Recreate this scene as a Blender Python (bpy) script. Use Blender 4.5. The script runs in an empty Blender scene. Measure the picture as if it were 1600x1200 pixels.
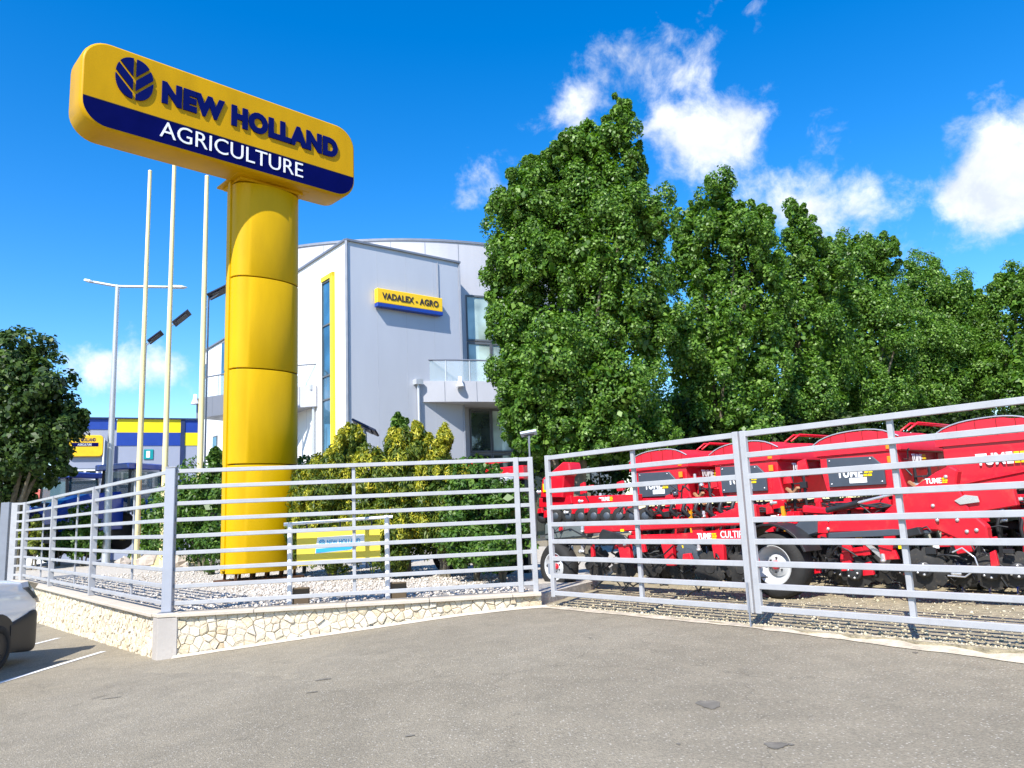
import bpy, math, random
import numpy as np
from mathutils import Vector, Matrix

random.seed(7); RNG = np.random.default_rng(7)
SC = bpy.context.scene; COL = SC.collection
R = math.radians
# ------------------------------------------------------------------ camera model (pixels of the 1600x1200 photograph)
F = 1200.0; PITCH = R(9.5); ROLL = R(2.5); EYE = Vector((0, 0, 1.6))
_c, _s = math.cos(PITCH), math.sin(PITCH)
FW = Vector((0, _c, _s)); U0 = Vector((0, -_s, _c)); R0 = Vector((1, 0, 0))
RT = math.cos(ROLL)*R0 - math.sin(ROLL)*U0; UP = math.sin(ROLL)*R0 + math.cos(ROLL)*U0
def ray(x, y): return FW + RT*((x-800)/F) - UP*((y-600)/F)
def atY(x, y, Y):
    d = ray(x, y); return EYE + d*(Y/d.y)
def atz(x, y, z):
    d = ray(x, y); return EYE + d*((z-EYE.z)/d.z)
def onplane(x, y, A, d):
    n = Vector((-d[1], d[0])); q = ray(x, y)
    t = ((A[0]-EYE.x)*n.x + (A[1]-EYE.y)*n.y)/(q.x*n.x + q.y*n.y)
    return EYE + q*t
V = Vector
Z = V((0, 0, 1))

# ------------------------------------------------------------------ mesh builder
class MB:
    def __init__(s): s.v = []; s.f = []; s.m = []; s.sm = []
    def add(s, vs, fs, m=0, smooth=False):
        b = len(s.v); s.v += [tuple(p) for p in vs]
        for f in fs: s.f.append([b+i for i in f]); s.m.append(m); s.sm.append(smooth)
        return s
    def box(s, c, ex, ey, ez, m=0):          # c centre, half-extent vectors
        c = V(c); ex = V(ex); ey = V(ey); ez = V(ez)
        vs = [c+ex*i+ey*j+ez*k for k in (-1, 1) for j in (-1, 1) for i in (-1, 1)]
        return s.add(vs, [(0,2,3,1),(4,5,7,6),(0,1,5,4),(2,6,7,3),(0,4,6,2),(1,3,7,5)], m)
    def abox(s, x0, x1, y0, y1, z0, z1, m=0):
        return s.box(((x0+x1)/2,(y0+y1)/2,(z0+z1)/2), ((x1-x0)/2,0,0), (0,(y1-y0)/2,0), (0,0,(z1-z0)/2), m)
    def bar(s, p0, p1, w, h, m=0, up=Z):     # rectangular bar: w sideways, h along up
        p0 = V(p0); p1 = V(p1); d = (p1-p0); L = d.length; d.normalize()
        side = d.cross(V(up));
        if side.length < 1e-5: side = d.cross(V((0,1,0)))
        side.normalize(); u = side.cross(d).normalized()
        return s.box((p0+p1)/2, d*(L/2), side*(w/2), u*(h/2), m)
    def prism(s, pts, o, ex, ey, ez, t0, t1, m=0):   # outline pts (a,b) in ex,ey, from t0 to t1 along ez
        o = V(o); ex = V(ex); ey = V(ey); ez = V(ez); n = len(pts)
        vs = [o+ex*a+ey*b+ez*t0 for a, b in pts] + [o+ex*a+ey*b+ez*t1 for a, b in pts]
        fs = [tuple(range(n-1, -1, -1)), tuple(range(n, 2*n))] + [(i, (i+1) % n, n+(i+1) % n, n+i) for i in range(n)]
        return s.add(vs, fs, m)
    def loft(s, loops, cap=True, closed=True, m=0, smooth=False):
        n = len(loops[0]); vs = [p for l in loops for p in l]; fs = []
        for k in range(len(loops)-1):
            for i in range(n if closed else n-1):
                j = (i+1) % n; fs.append((k*n+i, k*n+j, (k+1)*n+j, (k+1)*n+i))
        s.add(vs, fs, m, smooth)
        if cap:
            s.add(loops[0], [tuple(range(n-1, -1, -1))], m); s.add(loops[-1], [tuple(range(n))], m)
        return s
    def tube(s, pts, r, n=10, m=0, cap=True):
        pts = [V(p) for p in pts]; rs = r if isinstance(r, (list, tuple)) else [r]*len(pts)
        loops = []; prev = None
        for i, p in enumerate(pts):
            d = (pts[min(i+1, len(pts)-1)]-pts[max(i-1, 0)]).normalized()
            a = prev if prev is not None else (V((1,0,0)) if abs(d.x) < .8 else V((0,1,0)))
            a = (a-d*a.dot(d)).normalized(); b = d.cross(a); prev = a
            loops.append([p+(a*math.cos(t*2*math.pi/n)+b*math.sin(t*2*math.pi/n))*rs[i] for t in range(n)])
        return s.loft(loops, cap, True, m, True)
    def lathe(s, prof, o, ax, n=24, m=0, smooth=True):  # prof [(radius, along axis)]
        o = V(o); ax = V(ax).normalized(); a = ax.orthogonal().normalized(); b = ax.cross(a)
        loops = [[o+ax*h+(a*math.cos(t*2*math.pi/n)+b*math.sin(t*2*math.pi/n))*r for t in range(n)] for r, h in prof]
        return s.loft(loops, False, True, m, smooth)
    def text(s, body, o, ex, ey, ez, h, w=None, depth=.02, bold=0., m=0):   # lower-left corner at o, cap height h, total width w
        vs, fs, tw = text_mesh(body, bold); k = (w/tw) if w else h
        o = V(o); ex = V(ex); ey = V(ey); ez = V(ez)
        return s.add([o+ex*(x*k)+ey*(y*h)+ez*(z*depth) for x, y, z in vs], fs, m)
    def build(s, name, mat, parent=None, bevel=0, label=None, seg=1):
        mats = mat if isinstance(mat, (list, tuple)) else [mat]
        vs = s.v
        if parent is not None:
            M = world_of(parent).inverted(); vs = [tuple(M @ V(p)) for p in vs]
        me = bpy.data.meshes.new(name); me.from_pydata(vs, [], s.f)
        for mt in mats: me.materials.append(mt)
        me.polygons.foreach_set('material_index', s.m); me.polygons.foreach_set('use_smooth', s.sm)
        me.update()
        ob = bpy.data.objects.new(name, me); COL.objects.link(ob)
        if parent is not None: ob.parent = parent
        if bevel:
            b = ob.modifiers.new('bevel', 'BEVEL'); b.width = bevel; b.segments = seg; b.limit_method = 'ANGLE'; b.angle_limit = R(35)
        if label: ob['label'] = label
        return ob

def world_of(o):
    M = Matrix.Identity(4)
    while o is not None:
        M = (Matrix.Translation(o.location) @ Matrix.Rotation(o.rotation_euler.z, 4, 'Z')) @ M; o = o.parent
    return M

_tc = {}
def text_mesh(body, bold):
    k = (body, bold)
    if k in _tc: return _tc[k]
    def raw(t):
        cu = bpy.data.curves.new('t', 'FONT'); cu.body = t; cu.size = 1; cu.offset = bold; cu.space_character = 1+bold*1.6; cu.extrude = .5; cu.resolution_u = 4
        ob = bpy.data.objects.new('t', cu); COL.objects.link(ob); bpy.context.view_layer.update()
        ev = ob.evaluated_get(bpy.context.evaluated_depsgraph_get()); me = ev.to_mesh()
        vs = [tuple(v.co) for v in me.vertices]; fs = [tuple(p.vertices) for p in me.polygons]
        ev.to_mesh_clear(); bpy.data.objects.remove(ob); bpy.data.curves.remove(cu); return vs, fs
    hv, _ = raw('H'); y0 = min(v[1] for v in hv); y1 = max(v[1] for v in hv); hh = y1-y0
    vs, fs = raw(body); x0 = min(v[0] for v in vs); x1 = max(v[0] for v in vs)
    vs = [((x-x0)/hh, (y-y0)/hh, z+.5) for x, y, z in vs]
    _tc[k] = (vs, fs, (x1-x0)/hh); return _tc[k]

def thing(name, label, cat, loc=(0,0,0), rotz=0, group=None):
    o = bpy.data.objects.new(name, None); COL.objects.link(o); o.location = loc; o.rotation_euler = (0,0,rotz)
    o.empty_display_size = .2; o['label'] = label; o['category'] = cat
    if group: o['group'] = group
    return o
def tag(o, label, cat, group=None):
    o['label'] = label; o['category'] = cat
    if group: o['group'] = group
    return o
def kind(o, k): o['kind'] = k; return o
def copy_tree(o, parent=None):
    c = o.copy(); COL.objects.link(c)
    if parent is not None: c.parent = parent
    for ch in [x for x in bpy.data.objects if x.parent == o]: copy_tree(ch, c)
    return c

# ------------------------------------------------------------------ materials
def mat_base(name):
    m = bpy.data.materials.new(name); m.use_nodes = True; nt = m.node_tree
    return m, nt, nt.nodes['Principled BSDF']
def N(nt, typ, **kw):
    n = nt.nodes.new(typ)
    for k, v in kw.items():
        if k in n.inputs: n.inputs[k].default_value = v
        else: setattr(n, k, v)
    return n
def ramp(nt, stops, interp='LINEAR'):
    r = nt.nodes.new('ShaderNodeValToRGB'); e = r.color_ramp.elements; r.color_ramp.interpolation = interp
    while len(e) < len(stops): e.new(.5)
    for i, (p, c) in enumerate(stops): e[i].position = p; e[i].color = (*c, 1) if len(c) == 3 else c
    return r
def sc(c, k): return tuple(min(1, x*k) for x in c)
def pm(name, col, rough=.5, metal=0, var=.12, scale=3., bump=0., bscale=40., coat=0., dirt=None, spec=.5, streak=False):
    m, nt, b = mat_base(name)
    tc = N(nt, 'ShaderNodeTexCoord'); mp = N(nt, 'ShaderNodeMapping'); mp.inputs['Scale'].default_value = (1, 1, .25) if streak else (1, 1, 1)
    nt.links.new(tc.outputs['Object'], mp.inputs['Vector'])
    nz = N(nt, 'ShaderNodeTexNoise', Scale=scale, Detail=6., Roughness=.6)
    nt.links.new(mp.outputs['Vector'], nz.inputs['Vector'])
    rp = ramp(nt, [(.3, sc(col, 1-var)), (.7, sc(col, 1+var*.5))]); nt.links.new(nz.outputs['Fac'], rp.inputs['Fac'])
    out = rp.outputs['Color']
    if dirt:
        nd = N(nt, 'ShaderNodeTexNoise', Scale=scale*2.3, Detail=8., Roughness=.7); nt.links.new(mp.outputs['Vector'], nd.inputs['Vector'])
        mr = N(nt, 'ShaderNodeMapRange'); mr.inputs[1].default_value = .55; mr.inputs[2].default_value = .75
        nt.links.new(nd.outputs['Fac'], mr.inputs[0])
        mx = N(nt, 'ShaderNodeMix', data_type='RGBA'); nt.links.new(mr.outputs[0], mx.inputs['Factor'])
        nt.links.new(out, mx.inputs[6]); mx.inputs[7].default_value = (*dirt, 1); out = mx.outputs[2]
    nt.links.new(out, b.inputs['Base Color'])
    b.inputs['Metallic'].default_value = metal; b.inputs['Coat Weight'].default_value = coat; b.inputs['Specular IOR Level'].default_value = spec
    rr = N(nt, 'ShaderNodeMapRange'); rr.inputs[3].default_value = max(.02, rough-.08); rr.inputs[4].default_value = min(1, rough+.1)
    nt.links.new(nz.outputs['Fac'], rr.inputs[0]); nt.links.new(rr.outputs[0], b.inputs['Roughness'])
    if bump:
        nb = N(nt, 'ShaderNodeTexNoise', Scale=bscale, Detail=5.); nt.links.new(tc.outputs['Object'], nb.inputs['Vector'])
        bp = N(nt, 'ShaderNodeBump', Strength=bump, Distance=.02); nt.links.new(nb.outputs['Fac'], bp.inputs['Height']); nt.links.new(bp.outputs['Normal'], b.inputs['Normal'])
    return m
def island(name, stops, rough=.8, bump=.3, bscale=30., spec=.3):
    m, nt, b = mat_base(name); g = N(nt, 'ShaderNodeNewGeometry'); rp = ramp(nt, stops)
    nt.links.new(g.outputs['Random Per Island'], rp.inputs['Fac'])
    tc = N(nt, 'ShaderNodeTexCoord'); nz = N(nt, 'ShaderNodeTexNoise', Scale=bscale, Detail=6., Roughness=.65); nt.links.new(tc.outputs['Object'], nz.inputs['Vector'])
    mx = N(nt, 'ShaderNodeMix', data_type='RGBA', blend_type='MULTIPLY'); mx.inputs['Factor'].default_value = .5
    r2 = ramp(nt, [(.3, (.55,.52,.48)), (.65, (1,1,1))]); nt.links.new(nz.outputs['Fac'], r2.inputs['Fac'])
    nt.links.new(rp.outputs['Color'], mx.inputs[6]); nt.links.new(r2.outputs['Color'], mx.inputs[7]); nt.links.new(mx.outputs[2], b.inputs['Base Color'])
    b.inputs['Roughness'].default_value = rough; b.inputs['Specular IOR Level'].default_value = spec
    bp = N(nt, 'ShaderNodeBump', Strength=bump, Distance=.03); nt.links.new(nz.outputs['Fac'], bp.inputs['Height']); nt.links.new(bp.outputs['Normal'], b.inputs['Normal'])
    return m
def leafmat(name, stops, rough=.45, trans=.3, spec=.4):
    m, nt, b = mat_base(name); g = N(nt, 'ShaderNodeNewGeometry'); rp = ramp(nt, stops)
    nt.links.new(g.outputs['Random Per Island'], rp.inputs['Fac']); nt.links.new(rp.outputs['Color'], b.inputs['Base Color'])
    b.inputs['Roughness'].default_value = rough; b.inputs['Specular IOR Level'].default_value = spec
    t = N(nt, 'ShaderNodeBsdfTranslucent'); hs = N(nt, 'ShaderNodeHueSaturation', Value=1.5, Saturation=1.1); nt.links.new(rp.outputs['Color'], hs.inputs['Color']); nt.links.new(hs.outputs['Color'], t.inputs['Color'])
    mx = N(nt, 'ShaderNodeMixShader'); mx.inputs[0].default_value = trans
    o = nt.nodes['Material Output']; nt.links.new(b.outputs[0], mx.inputs[1]); nt.links.new(t.outputs[0], mx.inputs[2]); nt.links.new(mx.outputs[0], o.inputs['Surface'])
    return m
def glassmat(name, col, alpha=.75, rough=.03):      # clear sheet: mostly see-through with a reflective tint
    m, nt, b = mat_base(name); b.inputs['Base Color'].default_value = (*col, 1); b.inputs['Roughness'].default_value = rough
    tr = N(nt, 'ShaderNodeBsdfTransparent'); mx = N(nt, 'ShaderNodeMixShader'); mx.inputs[0].default_value = alpha
    o = nt.nodes['Material Output']; nt.links.new(b.outputs[0], mx.inputs[1]); nt.links.new(tr.outputs[0], mx.inputs[2]); nt.links.new(mx.outputs[0], o.inputs['Surface'])
    return m
def pane(name, col, rough=.04, metal=.0):
    m, nt, b = mat_base(name)
    tc = N(nt, 'ShaderNodeTexCoord'); nz = N(nt, 'ShaderNodeTexNoise', Scale=.9, Detail=2.); nt.links.new(tc.outputs['Object'], nz.inputs['Vector'])
    rp = ramp(nt, [(.35, sc(col, .6)), (.65, sc(col, 1.3))]); nt.links.new(nz.outputs['Fac'], rp.inputs['Fac']); nt.links.new(rp.outputs['Color'], b.inputs['Base Color'])
    b.inputs['Roughness'].default_value = rough; b.inputs['Specular IOR Level'].default_value = 1.; b.inputs['Metallic'].default_value = metal
    b.inputs['Coat Weight'].default_value = .6; b.inputs['Coat Roughness'].default_value = .02
    return m

M_YEL = pm('yellow_sign_paint', (.53,.295,.0), .42, var=.14, scale=1.6, coat=.0, streak=True, spec=.16)
M_YELC = pm('yellow_column_paint', (.56,.340,.0), .40, var=.14, scale=1.6, streak=True, spec=.2)
M_BLU = pm('navy_sign_paint', (.0006,.0022,.070), .5, var=.15, spec=.06)
M_LET = pm('navy_letters', (.0008,.003,.085), .4, var=.05, spec=.15)
M_WHT = pm('white_letters', (.82,.84,.86), .4, var=.03)
M_DRK = pm('dark_gap', (.03,.025,.015), .8)
M_RUST = pm('rusty_steel', (.10,.045,.02), .85, var=.4, scale=9, bump=.3)
M_POLE = pm('cream_pole_paint', (.78,.66,.34), .45, var=.12, scale=6, streak=True)
M_GALV = pm('galvanised_steel', (.50,.53,.56), .42, metal=.35, var=.12, scale=5, streak=True)
M_FEN = pm('silver_fence_paint', (.39,.395,.41), .45, metal=.1, var=.1, scale=4, dirt=(.32,.32,.33))
M_FEND = pm('dark_grey_post_paint', (.20,.22,.26), .45, var=.1, scale=4)
M_STONE = island('limestone_blocks', [(0,(.60,.51,.35)),(.3,(.68,.61,.47)),(.55,(.65,.57,.44)),(.8,(.72,.67,.56)),(1,(.57,.45,.30))], .9, .6, 22)
M_MORT = pm('mortar', (.62,.54,.42), .95, var=.3, scale=12, bump=.5)
M_CONC = pm('smooth_render', (.40,.37,.34), .85, var=.12, scale=3, bump=.15, bscale=60, dirt=(.30,.27,.24))
M_COP = pm('stone_coping', (.50,.44,.36), .8, var=.12, scale=4, bump=.2, dirt=(.42,.38,.32))
M_PEB = island('pale_pebbles', [(0,(.54,.49,.43)),(.35,(.70,.66,.60)),(.6,(.42,.36,.30)),(.8,(.76,.73,.69)),(1,(.30,.24,.18))], .85, .3, 25)
M_PEBY = island('yard_chippings', [(0,(.44,.37,.24)),(.4,(.58,.52,.36)),(.7,(.30,.25,.17)),(1,(.66,.60,.46))], .9, .3, 25)
M_BED = pm('bed_soil', (.48,.44,.38), .95, var=.4, scale=14, bump=.6, bscale=50)
M_YARD = pm('yard_gravel', (.34,.29,.19), .95, var=.45, scale=11, bump=.7, bscale=55)
M_CLADW = pm('white_cladding', (.84,.84,.83), .4, var=.05, scale=.8, streak=True)
M_CLADG = pm('silver_cladding', (.47,.495,.55), .38, metal=.1, var=.06, scale=.7, streak=True)
M_DRUM = pm('pale_grey_cladding', (.46,.46,.49), .42, metal=.1, var=.06, scale=.7, streak=True)
M_TRIM = pm('grey_trim', (.20,.22,.26), .4, metal=.3)
M_FASC = pm('balcony_fascia', (.42,.43,.47), .4, var=.06, scale=.8)
M_GLB = pane('blue_window_glass', (.05,.16,.26), .04, .3)
M_GLG = pane('pale_green_glass', (.36,.46,.42), .08)  # pale green base colour over the whole pane
M_GLD = pane('dark_shop_glass', (.035,.05,.05), .04)
M_GLBAL = glassmat('balcony_glass', (.5,.62,.68), .72)
M_FRAME = pm('window_frame_grey', (.10,.11,.12), .4)
M_YFR = pm('yellow_window_frame', (.85,.66,.02), .4, var=.05)
M_WFR = pm('white_window_frame', (.75,.76,.78), .4, var=.05)
M_WGREY = pm('warehouse_panel_grey', (.30,.33,.42), .5, var=.06, scale=.6, streak=True)
M_WBLUE = pm('warehouse_band_blue', (.008,.045,.30), .45, var=.08)
M_WYEL = pm('warehouse_band_yellow', (.82,.66,.0), .45, var=.05)
M_TEAL = pm('teal_plate', (.0,.28,.30), .4)
M_RED = pm('red_machine_paint', (.62,.008,.022), .34, var=.2, scale=3, coat=.15, dirt=(.46,.045,.04))
M_TARP = pm('red_tarpaulin', (.68,.012,.028), .55, var=.15, scale=3, bump=.25, bscale=9)
M_PANEL = pm('dark_grey_panel', (.055,.07,.09), .45, var=.15)
M_BLK = pm('black_steel', (.02,.021,.023), .45, var=.4, scale=9)
M_RUB = pm('tyre_rubber', (.018,.018,.018), .8, var=.3, scale=12, bump=.3)
M_RIM = pm('white_wheel_rim', (.48,.50,.52), .35, var=.12, scale=6)
M_DISC = pm('worn_disc_steel', (.028,.027,.026), .6, metal=.3, var=.5, scale=8, dirt=(.10,.08,.055))
M_ORG = pm('orange_reflector', (.90,.24,.01), .25)
M_MYEL = pm('yellow_decal', (.88,.62,.0), .4)
M_HYD = pm('pale_hydraulic_steel', (.62,.62,.62), .25, metal=.6)
M_BANY = pm('pale_yellow_board', (.80,.62,.06), .5, var=.05, scale=2, dirt=(.70,.54,.08))
M_BANW = pm('white_sticker', (.80,.84,.86), .4, var=.04)
M_CYAN = pm('faded_cyan_print', (.02,.34,.62), .5, var=.1)
M_CARW = pm('white_car_paint', (.88,.885,.89), .22, var=.02, coat=.8)
M_CARP = pm('black_bumper_plastic', (.022,.022,.024), .55, var=.15)
M_LAMPG = pane('headlight_glass', (.20,.21,.22), .06, .4)
M_TRBLUE = pm('blue_tractor_paint', (.012,.05,.34), .3, coat=.4)
M_SOLAR = pm('dark_solar_panel', (.012,.016,.035), .25, var=.3)
M_SOLUND = pm('pale_lamp_housing', (.45,.50,.58), .4)
M_TILE = pm('red_roof_tiles', (.45,.10,.07), .8, var=.3, scale=8, bump=.4)
M_BARK = pm('bark', (.16,.14,.10), .9, var=.4, scale=8, bump=.7, bscale=18)
M_LINE = pm('road_paint', (.72,.72,.70), .75, var=.2, scale=9, dirt=(.45,.44,.43))
L_POP = leafmat('poplar_leaves', [(0,(.030,.085,.008)),(.45,(.078,.175,.020)),(.8,(.140,.265,.034)),(1,(.23,.37,.08))], .44, .32, .36)
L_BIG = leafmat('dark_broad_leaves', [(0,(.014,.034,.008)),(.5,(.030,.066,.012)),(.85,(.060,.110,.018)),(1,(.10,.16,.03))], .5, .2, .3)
L_GOLD = leafmat('golden_thuja_leaves', [(0,(.10,.14,.012)),(.35,(.24,.27,.018)),(.7,(.42,.41,.03)),(1,(.60,.52,.05))], .55, .2)
L_SHRUB = leafmat('green_shrub_leaves', [(0,(.026,.068,.010)),(.5,(.06,.14,.02)),(1,(.12,.21,.03))], .45, .25, .35)
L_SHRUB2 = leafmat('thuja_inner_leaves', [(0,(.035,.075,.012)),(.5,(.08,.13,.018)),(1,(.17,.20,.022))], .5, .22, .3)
L_CONE = leafmat('lime_conifer_leaves', [(0,(.10,.14,.015)),(.6,(.20,.24,.03)),(1,(.30,.32,.05))], .55, .2)

def asphalt():
    m, nt, b = mat_base('asphalt'); tc = N(nt, 'ShaderNodeTexCoord'); P = tc.outputs['Object']
    big = N(nt, 'ShaderNodeTexNoise', Scale=.35, Detail=5., Roughness=.6); nt.links.new(P, big.inputs['Vector'])
    med = N(nt, 'ShaderNodeTexNoise', Scale=3.2, Detail=6., Roughness=.65); nt.links.new(P, med.inputs['Vector'])
    fine = N(nt, 'ShaderNodeTexNoise', Scale=55., Detail=4., Roughness=.7); nt.links.new(P, fine.inputs['Vector'])
    vo = N(nt, 'ShaderNodeTexVoronoi', Scale=46.); nt.links.new(P, vo.inputs['Vector'])
    vo2 = N(nt, 'ShaderNodeTexVoronoi', Scale=95.); nt.links.new(P, vo2.inputs['Vector'])
    r1 = ramp(nt, [(.3, (.228,.200,.148)), (.5, (.268,.236,.176)), (.72, (.312,.277,.210))]); nt.links.new(big.outputs['Fac'], r1.inputs['Fac'])
    r2 = ramp(nt, [(.3, (.86,.86,.86)), (.7, (1.08,1.07,1.06))]); nt.links.new(med.outputs['Fac'], r2.inputs['Fac'])
    m1 = N(nt, 'ShaderNodeMix', data_type='RGBA', blend_type='MULTIPLY'); m1.inputs['Factor'].default_value = 1; nt.links.new(r1.outputs[0], m1.inputs[6]); nt.links.new(r2.outputs[0], m1.inputs[7])
    r3 = ramp(nt, [(.28, (.58,.58,.58)), (.74, (1.3,1.3,1.3))]); nt.links.new(fine.outputs['Fac'], r3.inputs['Fac'])
    m2 = N(nt, 'ShaderNodeMix', data_type='RGBA', blend_type='MULTIPLY'); m2.inputs['Factor'].default_value = .85; nt.links.new(m1.outputs[2], m2.inputs[6]); nt.links.new(r3.outputs[0], m2.inputs[7])
    # pale aggregate flecks: a random share of small cells, only their middles
    sep = N(nt, 'ShaderNodeSeparateColor'); nt.links.new(vo.outputs['Color'], sep.inputs[0])
    c1 = N(nt, 'ShaderNodeMath', operation='GREATER_THAN'); nt.links.new(sep.outputs[0], c1.inputs[0]); c1.inputs[1].default_value = .74
    c2 = N(nt, 'ShaderNodeMath', operation='LESS_THAN'); nt.links.new(vo.outputs['Distance'], c2.inputs[0]); c2.inputs[1].default_value = .30
    mu = N(nt, 'ShaderNodeMath', operation='MULTIPLY'); nt.links.new(c1.outputs[0], mu.inputs[0]); nt.links.new(c2.outputs[0], mu.inputs[1])
    mk = N(nt, 'ShaderNodeMath', operation='MULTIPLY'); nt.links.new(mu.outputs[0], mk.inputs[0]); mk.inputs[1].default_value = .5
    m3 = N(nt, 'ShaderNodeMix', data_type='RGBA'); nt.links.new(mk.outputs[0], m3.inputs['Factor']); nt.links.new(m2.outputs[2], m3.inputs[6]); m3.inputs[7].default_value = (.56,.52,.45,1)
    # a few dark oil stains
    st = N(nt, 'ShaderNodeTexNoise', Scale=1.1, Detail=3., Roughness=.55); st.inputs['Distortion'].default_value = .6; nt.links.new(P, st.inputs['Vector'])
    rs = ramp(nt, [(.70, (1,1,1)), (.76, (.55,.55,.55))]); nt.links.new(st.outputs['Fac'], rs.inputs['Fac'])
    m4 = N(nt, 'ShaderNodeMix', data_type='RGBA', blend_type='MULTIPLY'); m4.inputs['Factor'].default_value = 1; nt.links.new(m3.outputs[2], m4.inputs[6]); nt.links.new(rs.outputs[0], m4.inputs[7])
    wob = N(nt, 'ShaderNodeTexNoise', Scale=1.6, Detail=5., Roughness=.6); nt.links.new(P, wob.inputs['Vector'])
    wa = N(nt, 'ShaderNodeVectorMath', operation='MULTIPLY_ADD'); nt.links.new(wob.outputs['Color'], wa.inputs[0]); wa.inputs[1].default_value = (.9,.9,.9); nt.links.new(P, wa.inputs[2])
    ck = N(nt, 'ShaderNodeTexVoronoi', Scale=.42, feature='DISTANCE_TO_EDGE'); nt.links.new(wa.outputs[0], ck.inputs['Vector'])
    cl = N(nt, 'ShaderNodeMapRange'); cl.inputs[1].default_value = .0015; cl.inputs[2].default_value = .005; cl.inputs[3].default_value = .80; cl.inputs[4].default_value = 1.; nt.links.new(ck.outputs['Distance'], cl.inputs[0])
    gate_ = ramp(nt, [(.48, (0,0,0)), (.56, (1,1,1))]); nt.links.new(med.outputs['Fac'], gate_.inputs['Fac'])
    inv = N(nt, 'ShaderNodeMath', operation='MAXIMUM'); nt.links.new(cl.outputs[0], inv.inputs[0]); nt.links.new(gate_.outputs[0], inv.inputs[1])
    m5 = N(nt, 'ShaderNodeMix', data_type='RGBA', blend_type='MULTIPLY'); m5.inputs['Factor'].default_value = 1; nt.links.new(m4.outputs[2], m5.inputs[6]); nt.links.new(inv.outputs[0], m5.inputs[7])
    pv = N(nt, 'ShaderNodeTexVoronoi', Scale=.16); nt.links.new(wa.outputs[0], pv.inputs['Vector'])
    ps = N(nt, 'ShaderNodeSeparateColor'); nt.links.new(pv.outputs['Color'], ps.inputs[0]); pr_ = ramp(nt, [(0, (.90,.90,.91)), (1, (1.08,1.07,1.05))]); nt.links.new(ps.outputs[0], pr_.inputs['Fac'])
    m6 = N(nt, 'ShaderNodeMix', data_type='RGBA', blend_type='MULTIPLY'); m6.inputs['Factor'].default_value = 1; nt.links.new(m5.outputs[2], m6.inputs[6]); nt.links.new(pr_.outputs[0], m6.inputs[7])
    nt.links.new(m6.outputs[2], b.inputs['Base Color']); b.inputs['Roughness'].default_value = .88; b.inputs['Specular IOR Level'].default_value = .3
    bp = N(nt, 'ShaderNodeBump', Strength=.55, Distance=.012); ad = N(nt, 'ShaderNodeMath', operation='ADD'); nt.links.new(fine.outputs['Fac'], ad.inputs[0]); nt.links.new(vo2.outputs['Distance'], ad.inputs[1])
    nt.links.new(ad.outputs[0], bp.inputs['Height']); nt.links.new(bp.outputs['Normal'], b.inputs['Normal'])
    return m
M_ASP = asphalt()

# ------------------------------------------------------------------ key points of the site
C = V((-4.45, 9.96, 0)); FL = V((-11.75, 18.5, 0)); FM = V((.20, 10.62, 0))
H = V((.38, 10.38, 0)); G = V((.642, -.767, 0)).normalized(); W = V((.767, .642, 0)).normalized()
dL = (FL-C).normalized(); dM = (FM-C).normalized()
nL = V((-dL.y, dL.x, 0)); nL = nL if nL.dot(V((-1,-1,0))) > 0 else -nL       # towards the car park
nM = V((dM.y, -dM.x, 0))
Z0 = .655; Z1 = 2.315; RZ = [Z0+(Z1-Z0)*i/8 for i in range(9)]
BED = .50; YARD = .375

def gz(x, y):
    if x > -4.5:
        t = .085*(x+4.5); z = .36-.06*math.log1p(math.exp((.36-t)/.06))
        z = .36-.03*math.log1p(math.exp((.36-t)/.03))
    else: z = .035*(x+4.5)
    z = max(z, -.45)
    if y < 8: z -= .03*(8-y) if y > -4 else .36
    return z

# ------------------------------------------------------------------ ground
def ground():
    xs = sorted(set([-400,-200,-100,-60,-40,-25] + [i*.5 for i in range(-36, 31)] + [20,30,50,100,200,400]))
    ys = sorted(set([-60,-20,-8] + [i*.5 for i in range(-8, 45)] + [25,30,40,60,100,200,400,700]))
    vs = [(x, y, gz(x, y)) for y in ys for x in xs]; nx = len(xs)
    fs = [(j*nx+i, j*nx+i+1, (j+1)*nx+i+1, (j+1)*nx+i) for j in range(len(ys)-1) for i in range(nx-1)]
    o = MB().add(vs, fs, 0, True).build('ground', M_ASP); kind(o, 'structure')
ground()
def sheet(name, pts, z, mat, sub=0):
    o = MB().prism([(p[0], p[1]) for p in pts], (0,0,0), (1,0,0), (0,1,0), Z, z-.9, z).build(name, mat); return kind(o, 'structure')
inC = C - nL*.0
bedpts = [C+dL*.1-nM*.02, FM-nM*.04+dM*.05, V((1.1, 12.2,0)), V((2.6, 19,0)), V((4,24,0)), V((-18,30,0)), FL+V((-3.5,3.0,0)), FL-nL*.02]
sheet('garden_bed_ground', bedpts, BED, M_BED)
# gravel yard behind the gate with a slightly ragged asphalt edge at the gate line
yp = []
for i in range(60):
    t = i/59; p = H + G*(-.1+8.2*t) - W*(-.02+.03*math.sin(i*1.7)+.03*random.random()+.05*t)
    yp.append(p)
yp += [V((60,-10,0)), V((80,60,0)), V((4.0,60,0)), V((1.0, 12.2,0))]
kind(MB().prism([(p.x,p.y) for p in yp], (0,0,0), (1,0,0), (0,1,0), Z, -.3, YARD).build('yard_ground', M_YARD), 'structure')
# pale sandy kerb strip along the gate
ks = []
for i in range(50):
    t = i/49; a = H+G*(-.12+7.2*t); w = .05+.05*random.random()
    ks.append((a-W*(.0+w+.05*t), a-W*(-.05)))
mb = MB(); vs = []; 
for a, b in ks: vs += [(a.x,a.y,gz(a.x,a.y)+.006), (b.x,b.y,YARD+.004)]
mb.add(vs, [(2*i,2*i+2,2*i+3,2*i+1) for i in range(len(ks)-1)], 0, True)
kind(mb.build('sand_edge', pm('pale_sand', (.50,.43,.33), .95, var=.35, scale=9, bump=.5)), 'structure')
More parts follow.
